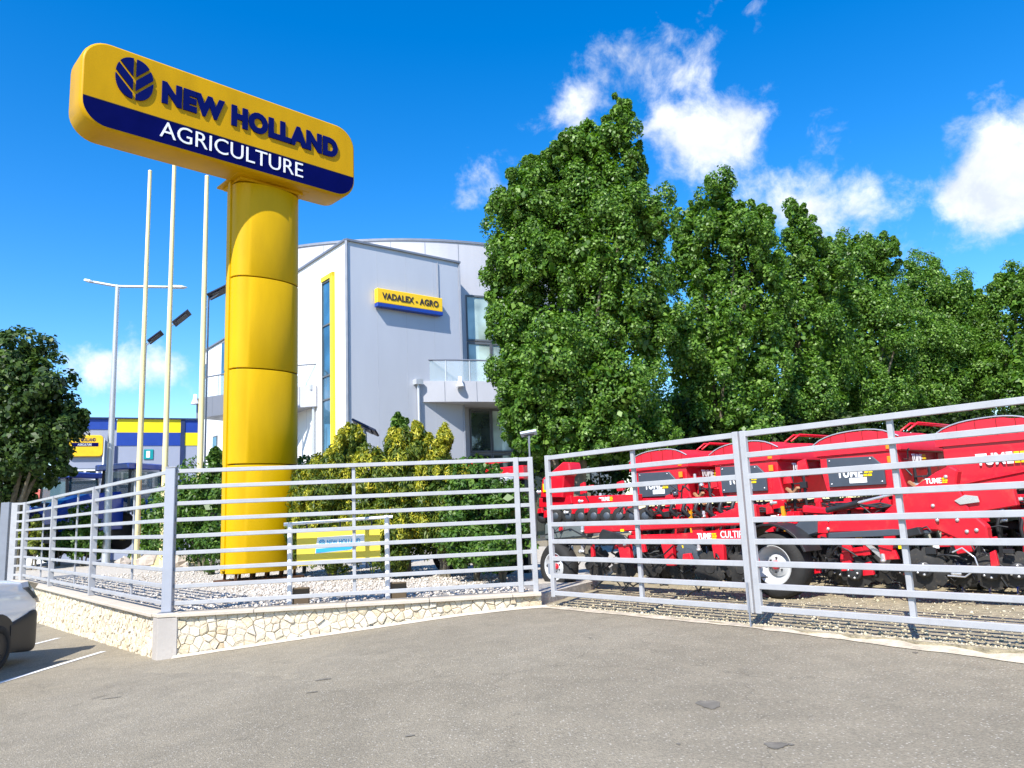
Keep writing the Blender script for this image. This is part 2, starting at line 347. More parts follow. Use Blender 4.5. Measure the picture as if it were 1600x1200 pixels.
# strip of pale mortar at the foot of the wall
mb = MB(); vs = []; n = 40
A0 = C+nM*.14+dM*.12; A1 = FM+nM*.17+dM*.1
for i in range(n+1):
    p = A0.lerp(A1, i/n); q = p+nM*(.05+.035*random.random()); vs += [(p.x,p.y,gz(p.x,p.y)+.03), (q.x,q.y,gz(q.x,q.y)+.005)]
mb.add(vs, [(2*i,2*i+1,2*i+3,2*i+2) for i in range(n)], 0, True)
kind(mb.build('mortar_edge', M_COP), 'structure')
# parking bay lines
def line(p, q, w=.09):
    p = V(p); q = V(q); d = (q-p).normalized(); s = V((-d.y,d.x,0))*w/2; n = 16; vs = []
    for i in range(n+1):
        a = p.lerp(q, i/n)
        for k in (-1, 1): b = a+s*k; vs.append((b.x,b.y,gz(b.x,b.y)+.006))
    o = MB().add(vs, [(2*i,2*i+1,2*i+3,2*i+2) for i in range(n)]).build('parking_line', M_LINE); kind(o, 'structure')
line((-5.78,11.0,0), (-6.1,7.0,0)); line((-7.6,13.05,0), (-7.95,8.6,0)); line((-9.45,15.1,0), (-9.8,10.6,0))

M_STAIN = pm('oil_stain', (.165,.148,.118), .7, var=.35, scale=14)
for k, (px, py, ra, rb) in enumerate(((1108,1101,.075,.06),(1212,1165,.06,.035),(1236,1164,.016,.012),(505,1062,.07,.018),(488,1082,.05,.012),(175,1091,.10,.008),(1060,1163,.012,.01),(922,997,.014,.012),(1430,1020,.02,.015),(640,1150,.03,.012))):
    p = atz(px, py, .22)
    for it in range(6): p = atz(px, py, gz(p.x, p.y))
    n = 22; vs = []
    for i in range(n):
        an = 2*math.pi*i/n; q = 1+.16*math.sin(3*an+k)+.08*math.sin(7*an+2*k)+random.uniform(-.06,.06); x = p.x+ra*q*math.cos(an); y = p.y+rb*q*math.sin(an)*1.6; vs.append((x, y, gz(x, y)+.004))
    kind(MB().add(vs, [tuple(range(n))]).build('stain', M_STAIN), 'structure')
def pebbles(name, pts, z, smin, smax, mat, n):
    base = np.array([(1,0,0),(-1,0,0),(0,1,0),(0,-1,0),(0,0,1),(0,0,-1)], float)
    tri = np.array([(0,2,4),(2,1,4),(1,3,4),(3,0,4),(2,0,5),(1,2,5),(3,1,5),(0,3,5)])
    P = np.array([[p[0],p[1]] for p in pts]); n = len(P)
    s = RNG.uniform(smin, smax, n)*np.exp(RNG.normal(0,.25,n)); th = RNG.uniform(0, 6.28, n)
    v = base[None]*(RNG.uniform(.6,1.25,(n,6,1)))*np.array([1,.8,.6])[None,None]
    c, si = np.cos(th), np.sin(th)
    x = v[...,0]*c[:,None]-v[...,1]*si[:,None]; y = v[...,0]*si[:,None]+v[...,1]*c[:,None]
    vs = np.stack([x*s[:,None]+P[:,:1], y*s[:,None]+P[:,1:2], v[...,2]*s[:,None]+z+s[:,None]*.25], -1).reshape(-1,3)
    fs = (tri[None]+(np.arange(n)*6)[:,None,None]).reshape(-1,3)
    return fast_mesh(name, vs, fs, mat)
def fast_mesh(name, vs, fs, mat, parent=None, smooth=False):
    me = bpy.data.meshes.new(name); k = fs.shape[1]
    me.vertices.add(len(vs)); me.vertices.foreach_set('co', np.ascontiguousarray(vs, np.float32).ravel())
    me.loops.add(fs.size); me.loops.foreach_set('vertex_index', fs.astype(np.int32).ravel())
    me.polygons.add(len(fs)); me.polygons.foreach_set('loop_start', np.arange(0, fs.size, k, dtype=np.int32))
    if smooth: me.polygons.foreach_set('use_smooth', np.ones(len(fs), bool))
    me.materials.append(mat); me.update(); me.validate()
    o = bpy.data.objects.new(name, me); COL.objects.link(o)
    if parent is not None: o.parent = parent
    return o
pts = []
while len(pts) < 11000:       # white stones inside the corner
    a = random.random(); b = random.random()**1.4
    p = C.lerp(FM, a)-nM*(.12+7.*b) if random.random() < .6 else C.lerp(FL, a)-nL*(.12+6.*b)
    if (p-C).dot(nL) < -.1 and (p-C).dot(nM) < -.1: pts.append(p)
kind(pebbles('gravel', pts, BED, .012, .034, M_PEB, 0), 'stuff')
pts = [H+G*(random.uniform(-.1, 7))+W*(.04+9*random.random()**2) for i in range(8000)]
kind(pebbles('yard_gravel', pts, YARD, .007, .020, M_PEBY, 0), 'stuff')

# ------------------------------------------------------------------ stone walls
def clip(poly, p, n):
    out = []
    for i in range(len(poly)):
        a, b = poly[i], poly[(i+1) % len(poly)]
        da = (a[0]-p[0])*n[0]+(a[1]-p[1])*n[1]; db = (b[0]-p[0])*n[0]+(b[1]-p[1])*n[1]
        if da <= 0: out.append(a)
        if da*db < 0:
            t = da/(da-db); out.append((a[0]+(b[0]-a[0])*t, a[1]+(b[1]-a[1])*t))
    return out
def voronoi(x0, x1, z0, z1, s, rnd):
    nx = int((x1-x0)/s)+1; nz = max(2, int((z1-z0)/s)+1); pts = {}
    for i in range(-1, nx+1):
        for k in range(-1, nz+1): pts[(i,k)] = (x0+(i+.5+rnd.uniform(-.47,.47)+.25*(k%2))*s*1.15, z0+(k+.5+rnd.uniform(-.47,.47))*s*.9)
    cells = []
    for (i,k), p in pts.items():
        poly = [(max(x0,p[0]-2*s), max(z0,p[1]-2*s)), (min(x1,p[0]+2*s), max(z0,p[1]-2*s)), (min(x1,p[0]+2*s), min(z1,p[1]+2*s)), (max(x0,p[0]-2*s), min(z1,p[1]+2*s))]
        if poly[0][0] >= poly[1][0] or poly[0][1] >= poly[2][1]: continue
        for di in range(-2, 3):
            for dk in range(-2, 3):
                q = pts.get((i+di,k+dk))
                if q and (di or dk) and poly: poly = clip(poly, ((p[0]+q[0])/2,(p[1]+q[1])/2), (q[0]-p[0],q[1]-p[1]))
        if len(poly) > 2: cells.append(poly)
    return cells
def stone_wall(A, d, n, L, z0, z1, s, label, seed, gap=.005, hk=1.):
    rnd = random.Random(seed); t = thing('stone_wall', label, 'wall', (A.x, A.y, 0))
    mb = MB(); mb.prism([(0,z0),(L,z0),(L,z1),(0,z1)], A, d, Z, n, -.24, .0); mb.build('mortar_bed', M_MORT, t)
    st = MB()
    for poly in voronoi(0, L, z0, z1, s, rnd):
        cx = sum(p[0] for p in poly)/len(poly); cz = sum(p[1] for p in poly)/len(poly)
        def ins(k, g):
            o = []
            for x, z in poly:
                dx, dz = x-cx, z-cz; l = max(1e-4, math.hypot(dx, dz)); f = max(.1, (l-g)/l)*k; o.append((cx+dx*f, cz+dz*f))
            return o
        hgt = rnd.uniform(.006,.045)*hk; loops = []
        for k, g, h in ((1,gap,-.005),(1,gap,hgt*.55),(.9,gap,hgt*.9),(.62,gap,hgt+rnd.uniform(-.004,.006))):
            loops.append([A+d*x+Z*z+n*(h+rnd.uniform(-.003,.003)*(h > 0)) for x, z in ins(k, g)])
        nn = len(poly); b = [p for l in loops for p in l]
        fs = [(k*nn+i, k*nn+(i+1) % nn, (k+1)*nn+(i+1) % nn, (k+1)*nn+i) for k in range(3) for i in range(nn)]+[tuple(range(3*nn, 4*nn))]
        st.add(b, fs)
    st.build('facing_stones', M_STONE, t)
    cp = MB(); x = 0
    while x < L-.01:
        x2 = min(L, x+rnd.uniform(.9,1.3)); cp.box(A+d*((x+x2)/2)+Z*(z1+.022)-n*.1, d*((x2-x)/2-.003), n*.17, Z*.022); x = x2
    cp.build('coping', M_COP, t, .006)
    return t
oM = C+nM*.10+dM*.14; LMw = (FM-C).length-.14+.05
stone_wall(oM, dM, nM, LMw, -.2, .50, .10, 'long low wall of pale irregular stones between the corner pier and the gate', 3, .0035, .75)
oL = C+nL*.10+dL*.12; LL = (FL-C).length+.3
stone_wall(oL, dL, nL, LL, -.55, .50, .085, 'low wall of small pale rubble stones running back beside the parked white car', 4, .004, .5)
t = thing('wall_pier', 'smooth grey rendered pier at the corner of the low stone wall', 'pier', (C.x, C.y, 0))
m1 = C+nM*.135; m2 = C+nL*.135
cor = C+(nM+nL).normalized()*(.135/ max(.3, (nM+nL).normalized().dot(nM)))
pp = [cor, cor+dM*.235, cor+dM*.235-nM*.3, cor+dL*.2-nL*.3, cor+dL*.2]
MB().prism([(p.x,p.y) for p in pp], (0,0,0), (1,0,0), (0,1,0), Z, -.4, .50).build('rendered_body', M_CONC, t, .008)
mid = sum(pp, V((0,0,0)))/5
MB().prism([(mid.x+(p.x-mid.x)*1.05, mid.y+(p.y-mid.y)*1.05) for p in pp], (0,0,0), (1,0,0), (0,1,0), Z, .503, .55).build('cap', M_COP, t, .006)

# ------------------------------------------------------------------ fences
def post(mb, p, z0, z1, w, dp, d):
    d = V(d).normalized(); n = V((-d.y, d.x, 0)); mb.box(V((p.x,p.y,(z0+z1)/2)), d*(w/2), n*(dp/2), Z*((z1-z0)/2))
def rails(t, A, B, zs, h=.052, w=.034, mat=M_FEN):
    d = (B-A).normalized()
    for z in zs: MB().bar(A+Z*z, B+Z*z, w, h).build('rail', mat, t, .005)
WT = .545
# left run
t = thing('fence', 'long grey metal rail fence running back on the rubble wall past the white car', 'fence', (C.x, C.y, WT))
rails(t, C+dL*.07, FL, RZ)
LL_ = (FL-C).length
for px, w in ((147,.055),(83,.055),(40,.055),(203,.03),(115,.03),(63,.03)):
    p = onplane(px, 830, C, dL); mb = MB(); q = V((p.x,p.y,0))-nL*(.05 if w < .05 else .0)
    post(mb, q, WT if w > .05 else RZ[0]-.02, Z1+.02, w, .10 if w > .05 else .03, dL); mb.build('post' if w > .05 else 'upright', M_FEN, t, .005)
# corner post
t = thing('corner_post', 'thick grey square post at the fence corner above the pier', 'post', (C.x, C.y, WT))
mb = MB(); post(mb, C, WT+.012, 2.36, .125, .125, dM); mb.build('shaft', pm('grey_post_paint', (.34,.36,.41), .42, metal=.1, var=.08), t, .008)
mb = MB(); post(mb, C, 2.361, 2.372, .135, .135, dM); mb.build('cap', M_FEN, t)
mb = MB(); post(mb, C, WT, WT+.012, .19, .19, dM); mb.build('base_plate', M_FEND, t)
# front run
t = thing('fence', 'grey metal rail fence on the front wall before the yellow pylon', 'fence', (C.x+2, C.y+.3, WT))
rails(t, C+dM*.07, FM, RZ)
p = onplane(553, 830, C, dM); mb = MB(); post(mb, V((p.x,p.y,0))-nM*.035, RZ[0]-.02, Z1, .045, .03, dM); mb.build('upright', M_FEN, t, .004)
for k in (FM-dM*.20, FM):
    mb = MB(); post(mb, k, (gz(k.x,k.y) if k is FM else WT), Z1+.03, .07, .06, dM); mb.build('post', M_FEN, t, .005)
# return at the far left end
t = thing('fence', 'short grey fence panel turning the far left corner beside the dark post', 'fence', (FL.x-.4, FL.y+.2, WT))
A = FL; B = V((-12.04, 18.60, 0))
rails(t, A, B, RZ)
mb = MB(); post(mb, A, WT-.3, Z1+.03, .07, .07, dM); mb.build('post', M_FEN, t, .005)
mb = MB(); post(mb, B-(A-B)*.02, WT-.3, Z1+.03, .14, .1, dM); mb.build('post', M_FEN, t, .005)
t = thing('corner_post', 'dark slate square post at the far left end of the fence', 'post', (-12.33, 18.72, 0))
mb = MB(); post(mb, V((-12.33,18.72,0)), -.3, Z1+.05, .19, .19, dM); mb.build('shaft', M_FEND, t, .008)

# ------------------------------------------------------------------ gate
def gate(A, L, label, hinge_end):
    t = thing('gate_leaf', label, 'gate', (A.x, A.y, .45), 0, 'two leaves of the yard gate')
    B = A+G*L; zb = .545; zt = 2.30; zs = [zb+(zt-zb)*i/8 for i in range(9)]
    for z in zs: MB().bar(A+G*.03+Z*z, B-G*.03+Z*z, .036, .058).build('rail', M_FEN, t, .005)
    for p in (A+G*.035, B-G*.035):
        mb = MB(); post(mb, p, zb-.05, zt+.035, .07, .05, G); mb.build('stile', M_FEN, t, .006)
    mid = A+G*(L/2)+W*.04; mb = MB(); post(mb, mid, zb-.02, zt-.01, .05, .045, G); mb.build('middle_stile', M_FEN, t, .005)
    e = A if hinge_end == 0 else B; s = -1 if hinge_end == 0 else 1
    for z in (.85, 1.95): MB().tube([e+G*s*.012+Z*(z-.07)-W*.02, e+G*s*.012+Z*(z+.07)-W*.02], .016, 10).build('hinge', M_FEND, t)
    return t, B
g1, S_ = gate(H+G*.04, 3.02, 'left leaf of the grey yard gate beside the front wall', 0)
mb = MB().tube([S_-G*.03-W*.045+Z*.36, S_-G*.03-W*.045+Z*.8], .010, 8); mb.build('drop_bolt', M_FEND, g1)
g2, E_ = gate(S_+G*.022, 3.05, 'right leaf of the grey yard gate running out of the right side of the picture', 1)
t = thing('gate_post', 'grey gate post carrying the right leaf at the far end of the gate', 'post', (E_.x, E_.y, .36))
mb = MB(); post(mb, E_+G*.07, .3, 2.36, .1, .1, G); mb.build('shaft', M_FEN, t, .006)
mb = MB(); post(mb, E_+G*.07, 2.361, 2.372, .11, .11, G); mb.build('cap', M_FEN, t)

# ------------------------------------------------------------------ sign pylon
a = R(46); sd = V((math.sin(a), math.cos(a), 0)); sn = V((sd.y, -sd.x, 0)); PC = V((-5.1, 15.4, 0))
t = thing('sign_pylon', 'tall yellow pylon with a wide yellow and navy dealer sign on top', 'sign', (PC.x, PC.y, BED))
def shell(z0, z1, sg):
    mb = MB(); pr = []
    for i in range(25):
        u = -1+2*i/24; th = math.pi/2*u; pr.append((.715*math.sin(th), .10+.38*max(0, math.cos(th))**.85))
    pr = [(-.715,.062)]+pr+[(.715,.062)]
    l = lambda z, k: [PC+sd*x*k+sn*(sg*((y-.07)*k+.07))+Z*z for x, y in pr]
    e = .012
    mb.loft([l(z0,.985), l(z0+e,1), l(z1-e,1), l(z1,.985)], True, True, 0, False)
    o = mb.build('column_section', M_YELC, t, 0)
    for p in o.data.polygons: p.use_smooth = len(p.vertices) == 4
    o.data.set_sharp_from_angle(angle=R(30)); return o
zz = [.67, 2.74, 4.62, 6.50, 8.50]
for i in range(4):
    for sg in (1, -1): shell(zz[i]+.012, zz[i+1]-.012, sg)
MB().box(PC+Z*(4.66), sd*.75, sn*.06, Z*3.92).build('core_plate', M_YELC, t, .012)
MB().box(PC+Z*(4.62), sd*.64, sn*.28, Z*3.84).build('inner_frame', M_DRK, t)
mb = MB()
for i in range(5):
    x = -.60+1.20*i/4
    for k in (-.25,.25): mb.bar(PC+sd*x+sn*k+Z*BED, PC+sd*(x+.02)+sn*k+Z*.68, .025, .05, 0, sd)
mb.box(PC+Z*(BED+.03), sd*.74, sn*.42, Z*.03); mb.build('foot_frame', M_RUST, t)
# sign box: sides, then the panel fields laid on its front
FR = PC+sn*.72; s0, s1, z0, z1, zst = -3.74, 1.81, 8.58, 10.25, 9.10
def rrect(x0, x1, y0, y1, r, n=8):
    o = []
    for cx, cy, a0 in ((x1-r,y0+r,-90),(x1-r,y1-r,0),(x0+r,y1-r,90),(x0+r,y0+r,180)):
        for i in range(n+1): an = R(a0+90*i/n); o.append((cx+r*math.cos(an), cy+r*math.sin(an)))
    return o
def loopat(g, n_, r): return [FR+sd*x+Z*y+sn*n_ for x, y in rrect(s0+g, s1-g, z0+g, z1-g, r)]
mb = MB(); mb.loft([loopat(.16,-.78,.40), loopat(.05,-.75,.44), loopat(0,-.67,.46), loopat(0,-.09,.46), loopat(.012,-.03,.45), loopat(.03,-.008,.44), loopat(.05,0,.42)], True, True, 0, True)
o = mb.build('sign_box', M_YEL, t); o.data.set_sharp_from_angle(angle=R(35))
out = rrect(s0+.05, s1-.05, z0+.05, z1-.05, .42)
lowr = clip(out, (0, zst), (0, 1))
MB().prism(lowr, FR, sd, Z, sn, .001, .006).build('navy_band', M_BLU, t)
MB().prism([(s0+.05,zst),(s1-.05,zst),(s1-.05,zst+.014),(s0+.05,zst+.014)], FR, sd, Z, sn, .001, .010).build('trim_line', M_DRK, t)
def sp(px, py): p = onplane(px, py, FR, sd); return (p-FR).dot(sd), p.z
# letters stand off the face
xa, za = sp(252,163); xb, zb = sp(527,247)
MB().text('NEW HOLLAND', FR+sd*xa+Z*(za+zb)/2, sd, Z, sn, .44, xb-xa, .032, .068).build('lettering', M_LET, t, 0)
xa, za = sp(249,214); xb, zb = sp(473,277)
MB().text('AGRICULTURE', FR+sd*xa+Z*(za+zb)/2+sn*.006, sd, Z, sn, .31, xb-xa, .012, -.004).build('lettering', M_WHT, t, 0)
def leaf_logo(mb, o, ex, ey, ez, w, h, depth, m=0):
    el = []
    for i in range(48):
        an = 2*math.pi*i/48; c_, s_ = math.cos(an), math.sin(an)
        el.append((w/2*math.copysign(abs(c_)**.85, c_), h/2*math.copysign(abs(s_)**.9, s_)))
    g = w*.042
    for sg in (-1, 1):
        half = clip(el, (sg*g, 0), (-sg, 0))
        for lo, hi in ((None,-.36),(-.36,-.02),(-.02,None)):
            pl = half; k = 1.05
            nv = (-sg*k, 1.)      # veins climb outwards from the stem
            if hi is not None: pl = clip(pl, (0, hi*h-g*1.3), nv)
            if lo is not None: pl = clip(pl, (0, lo*h+g*1.3), (-nv[0], -nv[1]))
            if len(pl) > 2: mb.prism(pl, o, ex, ey, ez, 0, depth, m)
mb = MB(); xa, za = sp(209,124); xl, _ = sp(180,115); xr, _ = sp(239,130)
leaf_logo(mb, FR+sd*((xl+xr)/2)+Z*za, sd, Z, sn, xr-xl, .80, .032); mb.build('leaf_emblem', M_LET, t)
mb = MB(); mb.box(PC+Z*8.595, sd*.80, sn*.50, Z*.022); mb.box(PC+Z*8.545, sd*.70, sn*.40, Z*.03); mb.build('neck', M_YEL, t, .006)

# ------------------------------------------------------------------ flagpoles
for k, (bx, by, tx, ty, Y, lab) in enumerate(((212,878,240,267,24,'leftmost of three tall bare cream flagpoles'),(253,880,278,255,22.5,'middle of three tall bare cream flagpoles'),(309,882,335,275,20.9,'right hand cream flagpole of three, nearest the yellow pylon'))):
    b = atY(bx, by, Y); tp = atY(tx, ty, Y); b.z = BED; tp.x, tp.y = b.x, b.y
    t = thing('flagpole', lab, 'flagpole', b, 0, 'three bare flagpoles')
    MB().tube([b+Z*.05, b+Z*4, b+Z*8, V((b.x,b.y,tp.z))], [.085,.078,.068,.056], 14).build('pole', M_POLE, t)
    mb = MB(); mb.box(b+Z*.03, (.22,0,0), (0,.22,0), (0,0,.03))
    for an in range(4):
        dx = V((math.cos(R(90*an+30)), math.sin(R(90*an+30)), 0)); sdw = V((-dx.y,dx.x,0))
        mb.prism([(.06,.06),(.21,.06),(.08,.46),(.06,.46)], b, dx, Z, sdw, -.012, .012)
    mb.build('base_bracket', M_POLE, t)
    MB().lathe([(.0,.03),(.04,.025),(.06,0),(.06,-.03)], V((b.x,b.y,tp.z)), Z, 12).build('cap', M_POLE, t)
    if k == 0: MB().tube([b+Z*.5+V((.1,-.02,0)), b+Z*1.1+V((.14,-.05,0)), b+Z*1.9+V((.1,-.05,0)), b+Z*2.6+V((.09,0,0))], .008, 6).build('rope', pm('brown_rope', (.25,.12,.04), .9), t)
def rock(name, p, r, lab, grp, seed):
    rn = random.Random(seed); me = MB(); n = 9; rings = []
    for i in range(6):
        ph = -math.pi/2+math.pi*(i+.3)/5.6
        rings.append([V(p)+V((math.cos(2*math.pi*k/n)*math.cos(ph)*r*rn.uniform(.75,1.2), math.sin(2*math.pi*k/n)*math.cos(ph)*r*rn.uniform(.75,1.2), (math.sin(ph)+.6)*r*.75*rn.uniform(.85,1.15))) for k in range(n)])
    me.loft(rings); tag(me.build(name, M_PEB), lab, 'rock', grp)
for k, (px, py, Y, r, lab) in enumerate(((192,880,23.5,.24,'small grey white rock left of the leftmost flagpole foot'),(232,878,22.6,.34,'pale rough rock between the left and middle flagpole feet'),(283,882,21.2,.32,'white faceted rock between the middle and right flagpole feet'),(297,886,20.9,.17,'small pale rock close to the right hand flagpole foot'))):
    p = atY(px, py, Y); rock('rock', (p.x,p.y,BED), r, lab, 'pale rocks at the flagpole feet', k)

# ------------------------------------------------------------------ lamps
b = atY(165,880,25); tp = atY(189,445,25); x0 = b.x
t = thing('street_lamp', 'tall galvanised street lamp with two long horizontal arms', 'street lamp', (x0,25,.0))
MB().tube([V((x0,25,-.3)), V((x0,25,4)), V((x0,25,tp.z))], [.13,.10,.065], 14).build('pole', M_GALV, t)
for (ex, ey) in ((131,438),(292,449)):
    e = atY(ex, ey, 25); q = V((x0,25,tp.z-.05)); d = (e-q); e0 = q+d*.72
    ar = MB().tube([q, e0], .045, 10).build('arm', M_GALV, t)
    mb = MB(); mb.loft([[e0+d*.28*u+V((0,s*wd,0))+Z*(h*wd) for s, h in ((-1,-.25),(1,-.25),(.7,.45),(-.7,.45))] for u, wd in ((-.05,.06),(.25,.12),(.8,.11),(1.,.04))])
    mb.build('lamp_head', M_GALV, t, .01)
M_LED = pm('lamp_lens', (.06,.065,.08), .3)
for k, (px, py, Y, tilt, sz, bx, lab) in enumerate(((243,527,28,36,.62,228,'dark solar lamp panel peeping out behind the leftmost flagpole'),(284,497,27,38,.72,267,'dark solar lamp panel showing beside the middle flagpole'),(343,456,26.5,25,.85,326,'dark solar lamp panel between the right flagpole and the yellow pylon'),(571,668,18,-28,.62,571,'small dark solar lamp rising above the golden shrubs'),(826,677,17,8,.36,829,'small pale solar lamp between the shop window and first poplar'))):
    p = atY(px, py, Y); q = atY(bx, py+8, Y); zq = q.z
    if k == 4:
        q.x = p.x
    t = thing('solar_lamp', lab, 'lamp', (q.x, q.y, BED), 0, 'solar lamps on thin poles')
    MB().tube([V((q.x,q.y,BED-.3)), V((q.x,q.y,zq-.02))], (.035 if k < 4 else .02), 8).build('pole', M_FEND, t)
    u = V((math.cos(R(tilt)),0,math.sin(R(tilt)))); wv = V((.1,.9,-.4)).normalized() if k < 3 else V((.2,.85,-.5)).normalized(); nv = u.cross(wv)
    nv = nv if nv.z > 0 else -nv
    hd = MB().box(p, u*sz*.5, wv*sz*.2, nv*.03).build('panel_head', M_SOLUND if k == 4 else M_SOLAR, t, .008)
    MB().box(p-nv*.045, u*sz*.3, wv*sz*.13, nv*.012).build('lens', M_LED, t)
    MB().bar(V((q.x,q.y,zq-.12)), p-nv*.03, .04, .04).build('bracket', M_FEND, t)

# ------------------------------------------------------------------ banner board behind the fence
Pl = V((-3.06,10.46,0)); Pr = V((-1.79,10.64,0)); bd = (Pr-Pl).normalized(); bn = V((bd.y,-bd.x,0))
t = thing('banner_stand', 'faded yellow dealer board hung in a white tubular frame behind the fence', 'sign', (Pl.x,Pl.y,BED))
for p, h in ((Pl,1.60),(Pr,1.64)):
    MB().tube([V((p.x,p.y,BED)), V((p.x,p.y,h))], .034, 10).build('post', M_WFR, t)
MB().tube([Pl-bd*.08+Z*1.575, Pr+bd*.08+Z*1.615], .022, 10).build('top_tube', M_WFR, t)
brd = MB().prism([(.09,1.02),(1.19,1.05),(1.19,1.53),(.09,1.49)], Pl, bd, Z, bn, -.012, .012).build('board', M_BANY, t)
mb = MB()
for x in (.22, .66, 1.08): mb.bar(Pl+bd*x+Z*1.48, Pl+bd*x+Z*1.58, .02, .03)
mb.build('strap', M_BLK, t)
MB().prism([(.33,1.17),(.80,1.20),(.98,1.30),(.98,1.40),(.36,1.385)], Pl, bd, Z, bn, .013, .017).build('sticker', M_BANW, t)
MB().prism([(.34,1.18),(.79,1.205),(.88,1.255),(.34,1.235)], Pl, bd, Z, bn, .018, .020).build('printed_stripe', M_CYAN, t)
mb = MB().text('NEW HOLLAND', Pl+bd*.485+Z*1.285+bn*.018, bd, Z, bn, .062, .44, .002, .03); leaf_logo(mb, Pl+bd*.42+Z*1.31+bn*.018, bd, Z, bn, .085, .09, .002)
mb.build('lettering', M_CYAN, t)
for p in (Pl, Pr):
    MB().box(p+bd*.14-bn*.05+Z*(BED+.12), bd*.11, bn*.03, Z*.12).build('foot_block', pm('brown_block', (.10,.07,.04), .8), t, .01)

# ------------------------------------------------------------------ main building
B0 = V((-6.09,28,0)); bd1 = V((.777,.629,0)); bd2 = V((-.629,.777,0)); bn1 = V((.629,-.777,0)); bn2 = -bd1
bt = thing('office_building', 'silver and white clad two storey dealership with a round drum and curved balconies', 'building', (B0.x, B0.y, .3))
ZT = 12.12
def pris(pts, z0, z1, mb=None, m=0): return (mb or MB()).prism([(p.x,p.y) for p in pts], (0,0,0), (1,0,0), (0,1,0), Z, z0, z1, m)
LG, LW = 5.22, 4.55
mb = MB(); pris([B0, B0+bd1*LG, B0+bd1*LG+bd2*LW, B0+bd2*LW], .2, ZT, mb)
o = mb.build('corner_block', [M_CLADG, M_CLADW], bt)
for p in o.data.polygons:
    if p.normal.dot(bn2) > .8: p.material_index = 1
mb = MB()
for (p, q, n) in ((B0-bd1*.03, B0+bd1*(LG+.04), bn1), (B0, B0+bd2*(LW+.02), bn2)):
    mb.bar(p+n*.02+Z*(ZT+.03), q+n*.02+Z*(ZT+.03), .12, .08)
mb.bar(B0+bn1*.025+bn2*.02+Z*.3, B0+bn1*.025+bn2*.02+Z*(ZT-.02), .09, .09); mb.bar(B0+bd1*LG+bn1*.02+Z*.3, B0+bd1*LG+bn1*.02+Z*(ZT-.02), .07, .07)
mb.build('edge_trim', M_TRIM, bt)
mb = MB()   # fine cladding seams
for s in (1.3, 2.6, 3.9): mb.box(B0+bd1*s+bn1*.001+Z*6.2, bd1*.006, bn1*.003, Z*5.8)
for s in (.62, 2.45, 3.6): mb.box(B0+bd2*s+bn2*.001+Z*6.2, bd2*.006, bn2*.003, Z*5.8)
mb.build('cladding_seams', pm('seam_grey', (.42,.44,.49), .5), bt)
MB().bar(B0+bd1*4.12+bn1*.03+Z*10.3, B0+bd1*4.12+bn1*.03+Z*11.95, .035, .035).build('conduit', M_TRIM, bt)
# tall window with its yellow surround
mb = MB(); q = B0+bn2*.05
mb.box(q+bd2*1.10+Z*6.1, bd2*.11, bn2*.06, Z*5.05); mb.box(q+bd2*1.52+Z*11.06, bd2*.53, bn2*.06, Z*.09)
mb.build('window_surround', M_YFR, bt)
wz = [1.0, 3.6, 6.24, 7.16, 9.19, 10.95]
for i in range(5):
    wo = MB()
    for x in (1.24, 2.02): wo.box(B0+bn2*.03+bd2*x+Z*((wz[i]+wz[i+1])/2), bd2*.03, bn2*.035, Z*((wz[i+1]-wz[i])/2))
    wo.box(B0+bn2*.03+bd2*1.63+Z*(wz[i+1]-.03), bd2*.36, bn2*.035, Z*.03); f = wo.build('window', M_FRAME, bt)
    MB().box(B0+bn2*.012+bd2*1.63+Z*((wz[i]+wz[i+1])/2-.03), bd2*.36, bn2*.010, Z*((wz[i+1]-wz[i])/2-.03)).build('pane', M_GLB, f)
# drum
Q = V((-6,43.5,0)); RD = 12.0; ZD = 13.35
def dp(r, an, z=0): return Q+V((math.sin(R(an))*r, -math.cos(R(an))*r, z))
def arc(r0, r1, a0, a1, z0, z1, n, mb=None, m=0, smooth=False):
    mb = mb or MB(); loops = []
    for i in range(n+1):
        an = a0+(a1-a0)*i/n; loops.append([dp(r0,an,z0), dp(r1,an,z0), dp(r1,an,z1), dp(r0,an,z1)])
    return mb.loft(loops, True, True, m, smooth)
mb = arc(RD-.4, RD, -34, 82, 6.0, ZD, 64); arc(RD-.42, RD-.02, -34, 82, .2, 6.0, 64, mb); arc(RD-.5, RD+.05, -34, 82, ZD, ZD+.1, 64, mb, 1)
for k in range(16): 
    an = -30+k*7; mb.box(dp(RD+.003,an,10.2), V((math.cos(R(an)),math.sin(R(an)),0))*.012, V((math.sin(R(an)),-math.cos(R(an)),0))*.004, Z*3.1, 1)
mb.build('drum_wall', [M_DRUM, M_TRIM], bt)
def curved_window(a0, a1, z0, z1, gl, rr=RD, nm='window'):
    fr = MB(); t_ = .25
    arc(rr-.05, rr+.07, a0, a0+t_, z0, z1, 1, fr); arc(rr-.05, rr+.07, a1-t_, a1, z0, z1, 1, fr)
    arc(rr-.05, rr+.07, a0+t_, a1-t_, z0, z0+.08, 2, fr); arc(rr-.05, rr+.07, a0+t_, a1-t_, z1-.08, z1, 2, fr)
    f = fr.build(nm, M_FRAME, bt); arc(rr-.02, rr+.02, a0+t_, a1-t_, z0+.08, z1-.08, 2).build('pane', gl, f)
for i in range(7):
    a0 = 20.2+i*5.2; curved_window(a0, a0+5.1, 8.95, 11.0, M_GLG); curved_window(a0, a0+5.1, 6.97, 8.9, M_GLG)
for i in range(7):
    a0 = 20.2+i*4.6; curved_window(a0, a0+4.5, 4.15, 6.0, M_GLD if i % 3 != 1 else M_GLG); curved_window(a0, a0+4.5, .5, 4.1, M_GLD)
for i in range(3): curved_window(-31+i*6, -31+i*6+5.8, .5, 6.0, M_GLD)
